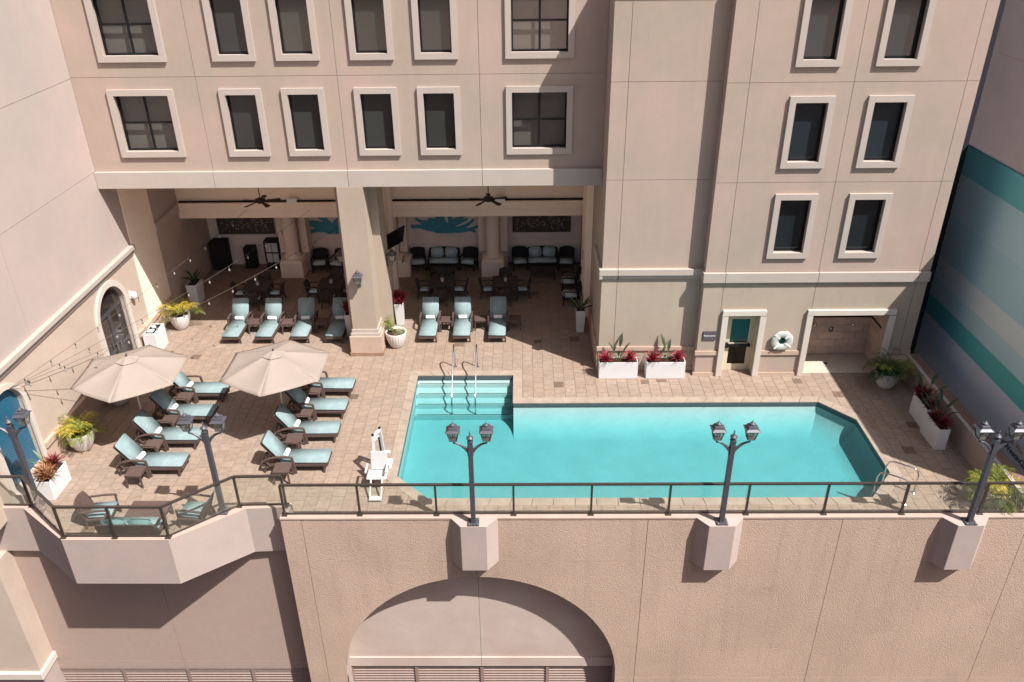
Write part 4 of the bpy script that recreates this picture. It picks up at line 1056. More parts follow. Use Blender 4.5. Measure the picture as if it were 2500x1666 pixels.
def make_table(w, d, h, top, group, name, wick, th=0.04, leg=0.06, cat='table'):
    t = thing(name, '', cat, group=group)
    s = MB(); s.box(-w/2,w/2,-d/2,d/2,h-th,h); s.build('table_top', top, t, bevel=0.008, seg=1)
    s = MB()
    for sx in (-1,1): s.box(sx*(w/2-0.06)-0.02,sx*(w/2-0.06)+0.02,-d/2+0.05,d/2-0.05,h-th-0.08,h-th); s.box(-w/2+0.08,w/2-0.08,sx*(d/2-0.06)-0.02,sx*(d/2-0.06)+0.02,h-th-0.078,h-th)
    s.build('apron', wick, t)
    for sx in (-1,1):
        for sy in (-1,1): s = MB(); s.bar((sx*(w/2-0.06),sy*(d/2-0.06),h-th-0.02),(sx*(w/2-0.05),sy*(d/2-0.05),0),leg,leg,(1,0,0)); s.build('leg', wick, t)
    return t
DCH = make_chair(0.52,0.5,0.36,0.84,DWICKER,0.62,'dining_chair',0.10,0.07,'wicker dining chairs in the loggia')
DTB = make_table(1.06,1.06,0.73,DWICKER,'square dining tables in the loggia','dining_table',DWICKER)
VASE = None
def table_plant(label, loc):
    t = thing('table_plant', label, 'plant', loc, random.uniform(0,6), 'small potted plants on the dining tables')
    s = MB(); s.lathe([(0.05,0.0),(0.075,0.16),(0.068,0.16),(0.06,0.12),(0.0,0.12)], 14); s.build('pot', POTW, t)
    l = MB()
    for k in range(16):
        a = k*2.4; r = 0.03+0.05*random.random(); z = 0.24+0.1*random.random(); p = Vector((r*math.cos(a),r*math.sin(a),z)); q = Vector((0.01*math.cos(a),0.01*math.sin(a),0.12)); sd = Vector((-math.sin(a),math.cos(a),0))*0.014
        l.add([q-sd*0.3,q+sd*0.3,p+sd,p-sd], [(0,1,2,3)])
    l.build('leaves', BIGLEAF2, t)
sets = [(-11.12,31.1,'far left'),(-8.05,31.25,'left bay, next to the pier'),(-3.38,31.35,'right bay, next to the pier'),(-0.71,31.33,'right bay, centre')]
for x, y, nm in sets:
    dup(DTB, f'dark square dining table in the loggia, {nm}', (x,y,0), 0)
    table_plant(f'white pot with green sprig on the dining table, {nm}', (x+0.02,y-0.05,0.73))
    for dx, dy, rz, wd in ((0,-0.70,math.pi,'near side'),(0,0.78,0,'far side'),(-0.74,-0.02,math.pi/2,'left side'),(0.74,-0.02,-math.pi/2,'right side')):
        dup(DCH, f'wicker dining chair at the {wd} of the table, {nm}', (x+dx,y+dy,0), rz+R(random.uniform(-4,4)))
ACH = make_chair(0.66,0.62,0.33,0.88,BWICKER,0.60,'wicker_armchair',0.16,0.11,'black wicker armchairs in the loggia')
LVS = make_sofa(1.36,0.66,'black wicker loveseats in the loggia',BWICKER)
CTB = make_table(1.1,0.62,0.42,DWICKER,'dark coffee tables in the loggia','coffee_table',DWICKER)
for x, y, rz, lb in ((-4.72,34.28,R(8),'black wicker armchair left of the loveseat under the turquoise relief'),(-2.42,34.28,R(-10),'black wicker armchair right of the loveseat under the turquoise relief'),
                     (-0.08,34.3,R(4),'black wicker armchair left of the loveseat under the dark relief panel'),(2.02,34.25,R(-5),'black wicker armchair right of the loveseat under the dark relief panel'),
                     (-9.2,34.25,R(4),'black wicker armchair in the left bay beside the column'),(-8.35,34.2,R(-15),'black wicker armchair half hidden behind the pier in the left bay'),
                     (2.02,32.1,-math.pi/2,'wicker armchair facing left by the right loggia wall, farther one'),(2.02,30.75,-math.pi/2,'wicker armchair facing left by the right loggia wall, behind the leafy planter')):
    dup(ACH, lb, (x,y,0), rz)
dup(LVS, 'black wicker loveseat with aqua pillows under the turquoise relief', (-3.55,34.38,0)); dup(LVS, 'black wicker loveseat with aqua pillows under the dark relief panel', (0.93,34.38,0))
dup(CTB, 'dark coffee table before the loveseat under the turquoise relief', (-3.55,33.3,0)); dup(CTB, 'dark coffee table before the loveseat under the dark relief panel', (0.93,33.2,0))
# terrace seating in the bay
TCH = make_chair(0.68,0.66,0.33,0.86,WICKER,0.60,'terrace_armchair',0.20,0.10,'wicker terrace armchairs in the bay')
dup(TCH, 'brown wicker armchair facing right beside the planter in the bay', (-11.58,17.28,0), math.pi/2+R(6)); dup(TCH, 'brown wicker armchair facing left beside the lamp post in the bay', (-9.02,17.28,0), -math.pi/2-R(6))
t = make_table(1.08,0.68,0.42,WICKER,None,'terrace_coffee_table',WICKER); t['label'] = 'brown wicker coffee table between the armchairs in the bay'; t.location = (-10.28,17.27,0)
t = make_sofa(1.5,0.62,None,WICKER,True,'terrace_sofa'); t['label'] = 'wicker sofa with teal pillows seen from behind through the bay glass'; t.location = (-10.42,16.62,0); t.rotation_euler = (0,0,math.pi)

# ------------------------------------------------------------------ plants
def frond(L, lean, droop, n, leaf, w, seed, twist=0.0):
    """one pinnate palm frond growing from the origin towards +X"""
    rng = random.Random(seed); m_ = MB(); pts = []
    for k in range(n+1):
        u = k/n; a = lean - droop*u*u
        if k == 0: pts.append(Vector((0,0,0)))
        else: pts.append(pts[-1]+Vector((math.cos(a),0,math.sin(a)))*L/n)
    m_.tube(pts, 0.006, 4, [0.010*(1-k/n)+0.002 for k in range(n+1)])
    for k in range(2, n+1):
        u = k/n; d = (pts[k]-pts[k-1]).normalized(); ln = leaf*(0.55+0.75*math.sin(math.pi*min(1,0.15+0.8*u)))*rng.uniform(0.85,1.1)
        for sg in (-1, 1):
            side = Vector((0,sg,0)); dr = (d*0.75+side*0.85+Vector((0,0,rng.uniform(-0.25,0.2)))).normalized()
            b = pts[k]; mid = b+dr*ln*0.55; tip = b+dr*ln+Vector((0,0,-ln*0.28)); wv = dr.cross(Vector((0,0,1))).normalized()*w
            m_.add([b, mid-wv, tip, mid+wv], [(0,1,2,3)])
    return m_
def blade(m_, base, az, el, L, w, bend, n=5):
    d = Vector((math.cos(az)*math.cos(el), math.sin(az)*math.cos(el), math.sin(el))); sd = Vector((-math.sin(az),math.cos(az),0)); p = Vector(base); vs = []; fs = []
    for k in range(n+1):
        u = k/n; ww = w*(math.sin(math.pi*(0.12+0.88*u)) if u < 1 else 0.02)*(1-0.25*u)
        vs += [p-sd*ww, p+Vector((0,0,-ww*0.35)), p+sd*ww]
        e2 = el-bend*u; p = p+Vector((math.cos(az)*math.cos(e2), math.sin(az)*math.cos(e2), math.sin(e2)))*L/n
    for k in range(n): fs += [(3*k,3*k+1,3*k+4,3*k+3),(3*k+1,3*k+2,3*k+5,3*k+4)]
    m_.add(vs, fs)
def bowl(R_=0.40, H_=0.64, rib=22, amp=0.016):
    s = MB(); pr = []
    for k in range(11):
        u = k/10; pr.append((R_*(0.52+0.48*math.sin(u*math.pi/2)**0.8), 0.015+u*(H_-0.015)))
    pr = [(R_*0.45,0.0)]+pr+[(R_*0.985,H_+0.012),(R_*0.93,H_+0.008),(R_*0.90,H_-0.10),(0.0,H_-0.10)]
    s.lathe(pr, 88, rib=rib, amp=amp); return s
BOWL = bowl().mesh('pot', POTW, smooth=True)
ss = MB(); ss.lathe([(0.365,0.53),(0.365,0.565),(0.0,0.585)], 24); SOILD = ss.mesh('soil', SOIL)
def palm(label, loc, seed, n=13, L=0.62, mats=(0,1), lean0=1.2, leaf=0.26, group='round ribbed white pots with palms', wl=0.0105):
    rng = random.Random(seed); t = thing('potted_palm', label, 'potted plant', loc, rng.uniform(0,6), group)
    put('pot', BOWL, t); put('soil', SOILD, t)
    for k in range(n):
        az = k*2.399+rng.uniform(-0.3,0.3); ln = rng.uniform(0.3,lean0)
        f = frond(L*rng.uniform(0.75,1.15), ln, rng.uniform(0.7,1.5), 19, leaf, wl, seed*50+k)
        o = f.build('frond', LEAFG[mats[0] if rng.random() < 0.62 else mats[1]], t, loc=(rng.uniform(-0.08,0.08), rng.uniform(-0.08,0.08), 0.57)); o.rotation_euler = (0,0,az)
    return t
palm('ribbed white pot with yellow-green palm at the back left by the loggia corner', (-13.55,28.62,0), 3, 17, 0.95, (0,1), 1.4, 0.28)
palm('ribbed white pot with bushy palm by the left wall, beside the umbrella shadow', (-13.72,20.62,0), 5, 26, 0.72, (0,1), 1.2, 0.26)
palm('ribbed white pot half hidden under the left umbrella', (-13.7,23.2,0), 8, 11, 0.5, (0,2))
palm('ribbed white pot with dense dark palm beside the shower niche', (12.5,24.02,0), 11, 34, 0.82, (2,0), 1.2, 0.26)
palm('ribbed white pot with sunlit palm behind the railing at far right', (13.0,17.75,0), 14, 22, 0.8, (0,1), 1.15, 0.28)
# grass and wispy palm by the pier
t = thing('potted_grass', 'ribbed white pot with spiky striped grass beside the pier', 'potted plant', (-4.76,27.05,0), 0, None)
put('pot', BOWL, t); put('soil', SOILD, t)
g = MB(); rng = random.Random(4)
for k in range(90): blade(g, (0.12+rng.uniform(-0.1,0.1),-0.08+rng.uniform(-0.1,0.1),0.56), rng.uniform(0,6.28), rng.uniform(0.5,1.4), rng.uniform(0.22,0.4), 0.009, rng.uniform(0.6,1.6), 4)
g.build('grass_tuft', GRASSY, t)
for k in range(7):
    f = frond(rng.uniform(0.6,0.95), rng.uniform(0.95,1.4), rng.uniform(0.9,1.7), 12, 0.17, 0.010, 700+k); o = f.build('frond', LEAFG[0], t, loc=(-0.12,0.05,0.56)); o.rotation_euler = (0,0,rng.uniform(1.6,4.2))
def bromeliad(seed, m_, size=0.46, n=54):
    b = MB(); rng = random.Random(seed)
    for k in range(n): blade(b, (rng.uniform(-0.02,0.02),rng.uniform(-0.02,0.02),0.0), k*2.399, 0.35+1.1*(k/n)+rng.uniform(-0.1,0.1), size*rng.uniform(0.7,1.1), 0.026, rng.uniform(0.1,0.7), 4)
    return b.mesh('bromeliad', m_)
BR = [bromeliad(1,BROM), bromeliad(2,BROM,0.42), bromeliad(3,BROMD,0.46,56), bromeliad(4,BROMG,0.42,56), bromeliad(5,BROMD,0.40,50)]
def big_leaf(m_, base, az, stem, L, w, m2, parent, el=1.25, bend=0.5):
    s = MB(); b = Vector(base); tip = b+Vector((math.cos(az)*math.cos(el),math.sin(az)*math.cos(el),math.sin(el)))*stem
    s.tube([b, b.lerp(tip,0.5)+Vector((0,0,0.02)), tip], 0.009, 5); so_ = s.build('leaf_stem', STEM, parent)
    l = MB(); blade(l, tip, az, el-0.1, L, w, bend, 7); l.build('leaf', m_, so_)
def planter_box(name, label, loc, w, d, h, rz=0, group=None, taper=0.0):
    t = thing(name, label, 'planter', loc, rz, group)
    s = MB(); s.frus(-w/2,w/2,-d/2,d/2,0,h,taper,taper); box = s.build('box', PLANTER, t, bevel=0.008, seg=1)
    s = MB(); s.box(-w/2+0.03,w/2-0.03,-d/2+0.03,d/2-0.03,h+0.001,h+0.004); s.build('soil', SOIL, t)
    r = MB(); r.box(-w/2,w/2,-d/2,-d/2+0.03,h,h+0.03); r.box(-w/2,w/2,d/2-0.03,d/2,h,h+0.03); r.box(-w/2,-w/2+0.03,-d/2+0.03,d/2-0.03,h,h+0.03); r.box(w/2-0.03,w/2,-d/2+0.03,d/2-0.03,h,h+0.03); r.build('rim', PLANTER, t)
    return t
GP = 'white rectangular planters with bromeliads'
for k, (x, lb) in enumerate(((3.37,'white rectangular planter with red bromeliads at the tower corner'),(5.03,'white rectangular planter with red bromeliads nearer the restrooms sign'))):
    t = planter_box('planter_box', lb, (x,24.83,0), 1.36, 0.42, 0.62, 0, GP)
    put('bromeliad', BR[0], t, (-0.44,-0.06,0.66), k); put('bromeliad', BR[1], t, (0.43,0.0,0.68), k+1)
    for az, st, L, w_, el in ((1.2,0.5,0.5,0.07,1.35),(2.6,0.36,0.42,0.06,1.2),(0.2,0.36,0.44,0.065,1.25),(-1.2,0.27,0.36,0.055,1.2),(3.6,0.22,0.34,0.05,1.1),(4.6,0.3,0.36,0.05,1.3)): big_leaf(BIGLEAF2 if st < 0.28 else BIGLEAF, (0.0+0.05*math.cos(az),0.05*math.sin(az),0.62), az+k, st, L, w_, None, t, el)
for k, (y, lb) in enumerate(((21.95,'white rectangular planter with broad leaves by the low wall, farther one'),(20.88,'white rectangular planter with burgundy bromeliad by the low wall, nearer one'))):
    t = planter_box('planter_box', lb, (12.86-0.10*k,y,0), 1.02, 0.34, 0.72, math.pi/2, GP)
    put('bromeliad', BR[2], t, (-0.34 if k else 0.2,0.0,0.78), k); put('bromeliad', BR[4], t, (0.1 if k else -0.36,0.02,0.76), k+1)
    if not k: put('bromeliad', BR[2], t, (0.42,0,0.76), 2)
    for az, st, L, w_, el in ((0.4,0.5,0.5,0.08,1.2),(1.7,0.55,0.55,0.085,1.3),(2.9,0.45,0.5,0.08,1.15),(4.2,0.42,0.5,0.075,1.1),(5.3,0.55,0.48,0.08,1.25),(0.0,0.35,0.42,0.07,0.9),(2.2,0.3,0.4,0.07,1.0),(3.5,0.3,0.42,0.07,0.9)): big_leaf(BIGLEAF, (0.12+0.06*math.cos(az),0.05*math.sin(az),0.72), az+0.7*k, st, L, w_, None, t, el)
    if not k:
        f = MB(); f.tube([(-0.2,0,0.72),(-0.24,-0.02,1.22)], 0.009, 5); fs_ = f.build('flower_stem', STEM, t); f = MB(); blade(f,(-0.24,-0.02,1.2),0.3,0.9,0.14,0.03,0.3,4); blade(f,(-0.24,-0.02,1.2),2.3,0.9,0.12,0.03,0.3,4); f.build('flower', FLOWER, fs_)
t = planter_box('planter_box', 'white rectangular planter with variegated bromeliads beside the blue mosaic arch', (-13.62,18.62,0), 0.98, 0.46, 0.62, math.pi/2, GP)
put('bromeliad', BR[3], t, (-0.22,0.02,0.70)); put('bromeliad', BR[3], t, (-0.30,-0.10,0.66), 2.0); put('bromeliad', BR[4], t, (0.28,-0.02,0.72), 1.0); put('bromeliad', BR[3], t, (0.18,0.1,0.66), 1.0)
for az, st, L, w_, el in ((2.2,0.3,0.5,0.04,1.1),(1.2,0.35,0.45,0.04,1.2),(3.0,0.25,0.4,0.04,1.0)): big_leaf(BIGLEAF2, (0.05,0.05,0.62), az, st, L, w_, None, t, el)
def tall_planter(label, loc, w, d, h, rz=0, taper=0.04):
    return planter_box('tall_planter', label, loc, w, d, h, rz, 'tall tapered white planters', taper)
t = tall_planter('tall tapered white planter with dark spiky palm in the left loggia', (-13.72,30.95,0), 0.44, 0.8, 0.92)
for k in range(13):
    l = MB(); az = k*2.399; el = 0.5+0.75*((k*7) % 13)/13; blade(l, (0.03*math.cos(az),0.03*math.sin(az),0.0), az, el, 0.62, 0.055, 0.7, 6); l.build('leaf', LEAFG[2], t, loc=(0,0.1,0.93))
t = tall_planter('tall tapered white planter with big green leaves at the right loggia wall', (2.26,28.2,0), 0.36, 0.36, 0.92)
for k in range(14):
    l = MB(); az = k*2.399; el = 0.55+0.75*((k*5) % 14)/14; blade(l, (0.02*math.cos(az),0.02*math.sin(az),0.0), az, el, 0.7, 0.07, 0.6, 6); l.build('leaf', BIGLEAF2 if k % 3 else BIGLEAF, t, loc=(0,0,0.93))
for x, y, lb in ((-6.50,28.05,'tall white planter with red bromeliads on the left side of the pier, in shade'),(-4.86,28.9,'tall white planter with red bromeliads on the right side of the pier, sunlit')):
    t = tall_planter(lb, (x,y,0) if x > -6 else (x-0.16,y-0.05,0), 0.36, 0.36, 0.9)
    put('bromeliad', BR[0], t, (0.05,-0.06,0.98)); put('bromeliad', BR[1], t, (-0.06,0.08,1.12), 1.0); put('bromeliad', BR[0], t, (0.10,0.05,1.06), 2.0)
    for az in (1.2,2.4,3.6): big_leaf(BIGLEAF2, (-0.05,0.02,0.92), az, 0.25, 0.45, 0.04, None, t, 1.2)
# white towel return bin
t = thing('towel_bin', 'white towel return cabinet with dark open top beside the arched door', 'bin', (-13.86,26.93,0))
s = MB(); s.box(-0.24,0.24,-0.45,0.45,0,0.86); s.build('cabinet', PLANTER, t, bevel=0.01, seg=1)
s = MB(); s.box(-0.17,0.17,-0.36,0.36,0.861,0.868); s.build('opening', SLOT, t)
s = MB(); s.lathe([(0.09,0.868),(0.08,0.92),(0.02,0.95),(0.0,0.95)], 12, (-0.02,0.12,0)); s.box(-0.12,0.1,-0.3,-0.1,0.868,0.90); s.build('towel_heap', TOWEL, t)

# ------------------------------------------------------------------ pool fittings
def hand_rail(label, x):
    t = thing('pool_handrail', label, 'handrail', (x,25.49,0), 0, 'steel handrails at the pool steps')
    P = [(25.49,0.0),(25.50,0.5),(25.49,0.80),(25.43,0.95),(25.30,1.02),(25.12,0.98),(24.95,0.86),(24.3,0.36),(23.72,-0.10),(23.56,-0.24),(23.50,-0.42),(23.50,-0.73)]
    s = MB(); s.tube([(0,y-25.49,z) for y, z in P], 0.027, 10); s.build('rail', CHROME, t, smooth=True)
    s = MB(); s.lathe([(0.06,0.0),(0.06,0.012),(0.03,0.03),(0.022,0.05)], 14); s.build('escutcheon', CHROME, t)
hand_rail('left steel handrail rising from the pool steps', -2.44); hand_rail('right steel handrail rising from the pool steps', -1.63)
def grab(label, x, y):
    t = thing('pool_grab_rail', label, 'grab rail', (x,y,0), 0, 'steel grab rails at the pool corner')
    dx, dy = -0.77, 0.50
    P = [(0,0.0),(0,0.62),(0.05,0.76),(0.16,0.82),(0.72,0.82),(0.86,0.77),(0.92,0.62),(0.92,0.2),(0.95,-0.3)]
    s = MB(); s.tube([(dx*u,dy*u,z) for u, z in P], 0.022, 10); s.build('rail', CHROME, t, smooth=True)
    s = MB(); s.lathe([(0.055,0.0),(0.055,0.012),(0.03,0.03),(0.022,0.045)], 14); s.build('escutcheon', CHROME, t)
grab('bent steel grab rail at the right pool corner, farther one', 11.13, 18.36); grab('bent steel grab rail at the right pool corner, nearer the railing', 10.68, 17.86)
# chair lift
t = thing('pool_lift', 'white pool chair lift with footrest at the left pool corner', 'pool lift', (-4.22,19.5,0))
s = MB(); s.box(-0.28,0.28,-0.05,0.45,0.0,0.10); s.box(-0.14,0.14,0.0,0.30,0.10,0.42); s.build('base', LIFTW, t, bevel=0.02, seg=2)
s = MB(); s.bar((0.10,0.12,0.3),(0.06,0.0,1.50),0.08,0.09,(0,1,0)); s.build('mast', LIFTW, t, bevel=0.01, seg=1)
s = MB(); s.bar((0.06,0.0,1.46),(-0.12,-0.18,1.34),0.075,0.08); s.bar((-0.12,-0.18,1.36),(-0.10,-0.40,0.62),0.075,0.075,(0,1,0)); s.bar((0.04,0.05,1.28),(-0.1,-0.16,1.18),0.05,0.06); s.build('boom', LIFTW, t)
s = MB(); s.bar((0.03,0.02,0.5),(0.02,-0.06,1.22),0.045,0.05,(0,1,0)); s.build('actuator', DARKMETAL, t)
s = MB(); s.box(0.02,0.09,-0.03,0.04,1.48,1.54); s.box(-0.16,-0.09,-0.21,-0.14,1.36,1.42); s.build('end_cap', BLACK, t)
b = MB(); b.M = Matrix.Translation((0.05,-0.62,0.46)) @ Matrix.Rotation(R(-14), 4, 'X'); b.box(-0.24,0.24,-0.02,0.03,0.02,0.60); b.build('seat_back', LIFTW, t, bevel=0.02, seg=2)
s = MB(); s.box(-0.27,0.31,-1.02,-0.58,0.42,0.47); s.build('seat', LIFTW, t, bevel=0.02, seg=2)
for sx in (-0.27, 0.31):
    s = MB(); s.bar((sx,-0.62,0.70),(sx,-1.0,0.66),0.05,0.05); s.bar((sx,-0.62,0.70),(sx,-0.55,0.50),0.04,0.04,(1,0,0)); s.build('arm', LIFTW, t)
s = MB(); s.bar((-0.13,-1.0,0.44),(-0.13,-1.38,0.10),0.04,0.04,(1,0,0)); s.bar((0.19,-1.0,0.44),(0.19,-1.38,0.10),0.04,0.04,(1,0,0)); s.box(-0.15,0.21,-1.50,-1.33,0.06,0.10); s.build('footrest', LIFTW, t)
s = MB(); s.box(0.10,0.32,-0.12,0.0,0.62,0.74); s.build('control_box', LIFTW, t, bevel=0.02)
# life ring, sign
t = thing('life_ring', 'white octagonal life ring case hung between door and shower', 'life ring', (8.97,24.78,1.43))
s = MB(); N = 32; vs = []; fs = []
for k in range(N):
    a = 2*math.pi*k/N; oc = 1/math.cos(((a+math.pi/8) % (math.pi/4))-math.pi/8)
    for q in range(10):
        b = 2*math.pi*q/10; rr = 0.25*(0.3+0.7*oc)+0.13*math.cos(b); vs.append((rr*math.cos(a), -0.045-0.055*math.sin(b), rr*math.sin(a)))
for k in range(N):
    for q in range(10): fs.append((k*10+q, k*10+(q+1)%10, ((k+1)%N)*10+(q+1)%10, ((k+1)%N)*10+q))
s.add(vs, fs); s.build('ring', RINGW, t, smooth=True)
s = MB(); s.M = Matrix.Rotation(R(90), 4, 'X'); s.lathe([(0.16,0.0),(0.16,0.02),(0.0,0.02)], 24); s.build('backing', DOORTEAL, t)
for a in (0.6, 2.3, 3.9, 5.4):
    s = MB(); s.M = Matrix.Rotation(a, 4, 'Y'); s.box(0.14,0.385,-0.104,-0.096,-0.03,0.03); s.build('strap', WHITEP, t)
t = thing('restroom_sign', 'plum coloured sign reading Restrooms beside the door', 'sign', (6.24,24.80,1.45))
s = MB(); s.box(0,0.46,-0.012,0.03,0,0.33); s.build('plate', SIGN, t, bevel=0.01, seg=2)
text('lettering', 'Restrooms', 0.088, TEXTW, t, Matrix(((1,0,0,0.03),(0,0,-1,-0.016),(0,1,0,0.14),(0,0,0,1))), 0.002)
# drains
DL = [(-12.2,26.3,0.33,0.33,'left deck in front of the loggia'),(1.27,24.25,0.34,0.34,'between pool steps and tower'),(10.77,23.54,0.36,0.36,'beyond the pool corner by the shower'),(9.62,24.41,0.3,0.3,'in front of the shower opening'),
      (12.49,21.72,0.3,0.3,'left of the far right planter'),(11.84,20.38,0.36,0.36,'right of the pool by the near right planter'),(0.59,27.35,0.28,0.28,'in the loggia shade, nearer the pool'),(2.0,27.54,0.36,0.36,'in the loggia shade by the leafy planter'),
      (0.57,31.57,0.28,0.28,'deep in the right loggia bay'),(-2.39,27.18,0.36,0.36,'in front of the middle lounger behind the pool steps'),(4.89,24.48,0.36,0.16,'in front of the second bromeliad planter'),(4.30,24.40,0.28,0.28,'between the two bromeliad planters'),
      (-5.78,23.52,0.3,0.3,'at the foot of the right lounger row'),(-11.86,16.9,0.36,0.30,'behind the terrace armchair in the bay')]
for x, y, w_, d_, lb in DL:
    t = thing('drain_cover', 'dark square drain cover '+lb, 'drain cover', (x,y,0), 0, 'dark drain covers in the deck')
    s = MB(); s.box(-w_/2,-0.006,-d_/2,d_/2,0.001,0.008); s.box(0.006,w_/2,-d_/2,d_/2,0.001,0.008); s.build('grate', DRAIN, t)
for x, y, lb in ((0.09,23.56,'small round skimmer lid at the coping corner'),(1.57,23.86,'small round skimmer lid between coping and drain')):
    s = MB(); s.lathe([(0.075,0.001),(0.075,0.006),(0.05,0.009),(0.0,0.009)], 16); tag(s.build('skimmer_lid', COPE, None, loc=(x,y,0)), lb, 'lid', 'round skimmer lids')

# ------------------------------------------------------------------ loggia fittings
def fan(label, x):
    t = thing('ceiling_fan', label, 'ceiling fan', (x,29.3,5.0), R(20), 'bronze ceiling fans')
    s = MB(); s.tube([(0,0,0.12),(0,0,1.598)], 0.018, 8); s.build('rod', FANM, t)
    s = MB(); s.lathe([(0.05,-0.08),(0.10,-0.06),(0.19,0.0),(0.19,0.09),(0.12,0.13),(0.03,0.14)], 18); s.build('motor', FANM, t, smooth=True)
    b = MB(); b.M = Matrix.Rotation(R(10), 4, 'X'); b.add([(0.15,-0.04,0),(0.7,-0.10,-0.03),(0.76,0,-0.03),(0.7,0.10,-0.03),(0.15,0.04,0),(0.15,-0.04,0.012),(0.7,-0.10,-0.018),(0.76,0,-0.018),(0.7,0.10,-0.018),(0.15,0.04,0.012)],
        [(4,3,2,1,0),(5,6,7,8,9)]+[(i,(i+1)%5,5+(i+1)%5,5+i) for i in range(5)]); me = b.mesh('blade', FANM)
    for k in range(5): put('blade', me, t, (0,0,0.02), k*2*math.pi/5)
fan('bronze five blade ceiling fan in the left loggia bay', -9.81); fan('bronze five blade ceiling fan in the right loggia bay', -1.24)
def tv(label, x, y, z, rz, sx):
    t = thing('television', label, 'television', (x,y,z), 0, 'wall mounted televisions')
    s = MB(); s.box(-0.03 if sx > 0 else 0, 0 if sx > 0 else 0.03, -0.1,0.1,-0.2,0.2); s.build('wall_plate', BLACK, t)
    s = MB(); s.bar((0,0,0.05),(sx*0.35,0.1,0.05),0.04,0.05); s.bar((0,0,-0.05),(sx*0.35,0.1,-0.05),0.04,0.05); s.build('arm', DARKMETAL, t)
    s = MB(); s.M = Matrix.Translation((sx*0.38,0.12,0)) @ Matrix.Rotation(rz, 4, 'Z') @ Matrix.Rotation(R(12), 4, 'Y'); s.box(0,0.05,-0.62,0.62,-0.36,0.36); s.build('screen', GREYSCREEN, t)
tv('black television on a swing arm right of the pier', -5.47, 30.3, 3.05, R(-28), 1)
tv('black television partly hidden left of the pier', -6.11, 30.3, 3.05, math.pi+R(28), -1)
def leaf_panel(label, x0, x1):
    w_ = x1-x0; t = thing('relief_panel', label, 'wall art', ((x0+x1)/2,34.97,1.49), 0, 'dark carved relief panels')
    s = MB(); s.box(-w_/2,w_/2,-0.05,0,0,1.0); s.build('panel', PANELD, t)
    rng = random.Random(9)
    l = MB()
    for k in range(130):
        cx = rng.choice((-0.75,0.35,0.95)); a = rng.uniform(0,6.28); r0 = rng.uniform(0.12,0.7); u = cx+r0*math.cos(a); v = 0.55+r0*0.8*math.sin(a); L = rng.uniform(0.07,0.2); wv = rng.uniform(0.012,0.024)
        if not (-w_/2+0.1 < u < w_/2-0.1 and 0.08 < v < 0.92): continue
        c, s_ = math.cos(a), math.sin(a)
        q = [(u-c*L/2, v-s_*L/2), (u+s_*wv, v-c*wv), (u+c*L/2, v+s_*L/2), (u-s_*wv, v+c*wv)]
        if all(-w_/2 < p < w_/2 and 0 < z < 1 for p, z in q): l.plane2d(q, lambda a_, b_, d: (a_, -0.05-d, b_), 0.0, 0.014)
    l.build('leaf_relief', SILVER, t)['kind'] = 'stuff'
leaf_panel('dark carved leaf relief panel above the right loveseat', -0.42, 2.22); leaf_panel('dark carved leaf relief panel in the left loggia bay', -13.85, -11.25)
def coral(label, x, seed):
    t = thing('coral_relief', label, 'wall art', (x,34.97,1.45), 0, 'turquoise branching wall reliefs'); rng = random.Random(seed)
    b = MB()
    for k in range(17):
        a = math.pi*(0.02+0.96*k/16); p = [Vector((0.25*math.cos(a), 0.12+0.10*math.sin(a)))]; d = a
        L = rng.uniform(0.8,1.1)*(1.4 if abs(math.cos(a)) > 0.5 else 0.95); N = 6
        for q in range(N): d += rng.uniform(-0.45,0.45); p.append(p[-1]+Vector((math.cos(d)*1.0, math.sin(d)*0.72))*L/N)
        wd = [0.11*(1-0.75*q/N)+0.02 for q in range(N+1)]
        for q in range(N):
            dv = (p[q+1]-p[q]).normalized(); nv = Vector((-dv.y,dv.x))
            b.plane2d([tuple(p[q]-nv*wd[q]), tuple(p[q+1]-nv*wd[q+1]), tuple(p[q+1]+nv*wd[q+1]), tuple(p[q]+nv*wd[q])], lambda a_, b_, dd: (a_, -dd, max(0.0,b_)), 0.0, 0.03+0.0007*k+0.0002*q)
    b.plane2d([(0.42*math.cos(a_*math.pi/8), 0.02+0.30*math.sin(a_*math.pi/8)) for a_ in range(9)], lambda a_, b_, dd: (a_, -dd, b_), 0.0, 0.045)
    b.build('relief', TURQ, t)
coral('turquoise branching wall relief above the left loveseat', -3.52, 3); coral('turquoise branching wall relief partly hidden behind the pier', -8.45, 5)
# black cabinets in the left bay
t = thing('storage_cabinet', 'tall black wicker cabinet in the left loggia corner', 'cabinet', (-13.78,34.55,0))
s = MB(); s.box(-0.36,0.36,-0.3,0.3,0,1.36); s.build('body', BWICKER, t, bevel=0.02, seg=1)
t = thing('waste_bin', 'black wicker waste bin between cabinet and towel shelf', 'bin', (-12.44,34.62,0))
s = MB(); s.box(-0.24,0.24,-0.24,0.24,0,1.02); s.build('body', BWICKER, t, bevel=0.02, seg=1); s = MB(); s.box(-0.17,0.17,-0.245,-0.2,0.76,0.92); s.build('flap', SLOT, t)
t = thing('towel_shelf', 'black shelf stacked with folded white towels beside the column', 'shelf', (-11.35,34.58,0))
s = MB(); s.box(-0.33,-0.29,-0.28,0.28,0,1.36); s.box(0.29,0.33,-0.28,0.28,0,1.36); s.box(-0.29,0.29,0.22,0.27,0,1.36); s.box(-0.29,0.29,-0.28,0.22,1.30,1.36); s.box(-0.29,0.29,-0.28,0.22,0.80,0.84); s.box(-0.29,0.29,-0.28,0.22,0.0,0.34); s.build('carcass', BWICKER, t)
fm = MB(); fm.box(-0.125,0.125,-0.24,0.2,0,0.068); fme = fm.mesh('folded_towel', TOWEL)
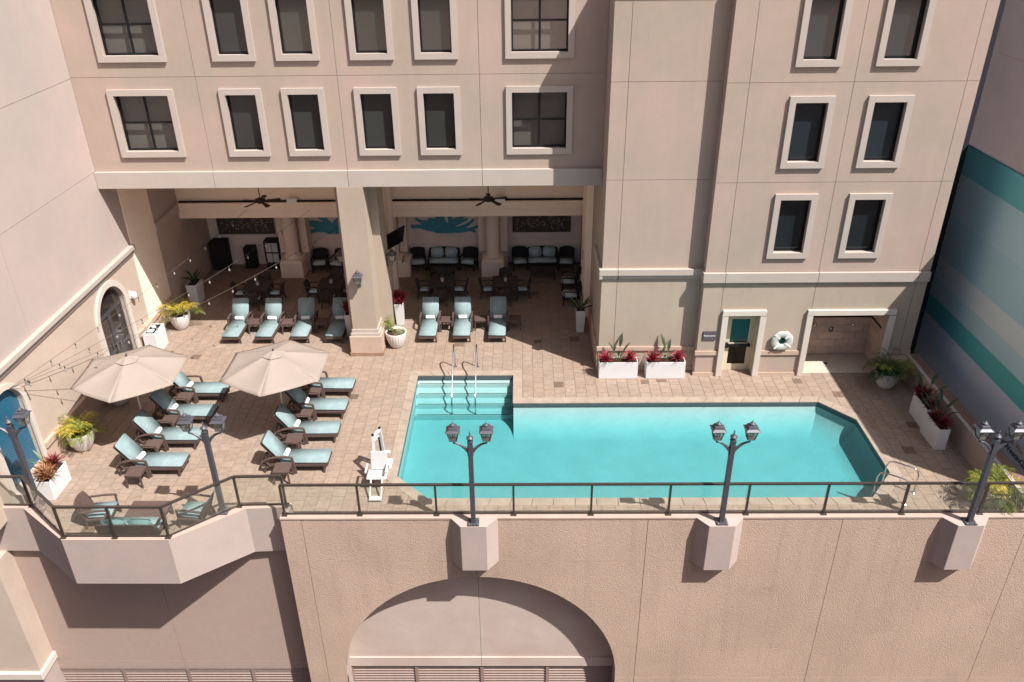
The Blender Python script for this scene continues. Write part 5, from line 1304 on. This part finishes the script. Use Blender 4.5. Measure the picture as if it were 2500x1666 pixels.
for zz in (0.342, 0.842):
    for xx in (-0.145, 0.145):
        for q in range(6): put('folded_towel', fme, t, (xx+random.uniform(-0.006,0.006), random.uniform(-0.015,0.0), zz+q*0.071))
# wall gadgets
t = thing('security_camera', 'small white camera housing on the left wall beside the arched door', 'camera', (-14.295,26.75,2.3))
s = MB(); s.box(0,0.04,-0.07,0.07,-0.05,0.2); s.build('bracket', WHITEP, t); s = MB(); s.lathe([(0.05,-0.08),(0.10,-0.03),(0.11,0.1),(0.08,0.17),(0.0,0.2)], 14, (0.13,0,0)); s.build('housing', WHITEP, t, smooth=True)
t = thing('wall_plaque', 'small framed plaque on the right loggia pilaster', 'sign', (2.475,30.5,2.25)); s = MB(); s.box(-0.02,0.0,-0.12,0.12,-0.2,0.2); s.build('plate', SILVER, t)
t = thing('wall_telephone', 'black wall telephone on the right loggia pilaster', 'telephone', (2.475,31.2,1.25)); s = MB(); s.box(-0.08,0.0,-0.1,0.1,-0.14,0.14); s.build('body', BLACK, t); s = MB(); s.box(-0.12,-0.08,-0.04,0.04,-0.15,0.15); s.build('handset', BLACK, t)
# junction boxes by the fans
for x, lb in ((-9.45,'white speaker box beside the left ceiling fan'),(-0.88,'white speaker box beside the right ceiling fan')):
    t = thing('speaker_box', lb, 'speaker', (x,32.19,4.05), 0, 'white boxes on the loggia header'); s = MB(); s.box(-0.2,0.2,-0.14,0.0,-0.1,0.1); s.build('box', WHITEP, t)

# ------------------------------------------------------------------ string lights
bm1 = MB(); bm1.lathe([(0.012,-0.02),(0.018,-0.03),(0.018,-0.085),(0.014,-0.09)], 8); SK = bm1.mesh('socket', SOCKET)
bm2 = MB(); bm2.lathe([(0.014,-0.09),(0.03,-0.13),(0.032,-0.155),(0.02,-0.19),(0.0,-0.2)], 10); BU = bm2.mesh('bulb', BULB)
H0 = Vector((-14.22,19.05,3.22))
for E_, sag, lb in ((Vector((-11.39,32.11,3.66)),0.17,'string of bulbs from the left wall to the left part of the loggia header'),(Vector((-8.74,32.11,3.65)),0.31,'string of bulbs from the left wall to the middle of the loggia header'),(Vector((-6.55,32.11,3.6)),0.40,'string of bulbs from the left wall ending behind the pier')):
    t = thing('string_lights', lb, 'string lights', tuple(H0), 0, 'string lights over the left deck')
    D = E_-H0; n_ = 60
    pos = lambda u: D*u-Vector((0,0,4*sag*u*(1-u)))
    s = MB(); s.tube([pos(k/n_) for k in range(n_+1)], 0.006, 5); s.build('cable', CABLE, t)
    L = D.length; k = 0.55
    while k < L-0.3:
        p = pos(k/L); so_ = put('socket', SK, t, p); put('bulb', BU, so_); k += 1.06
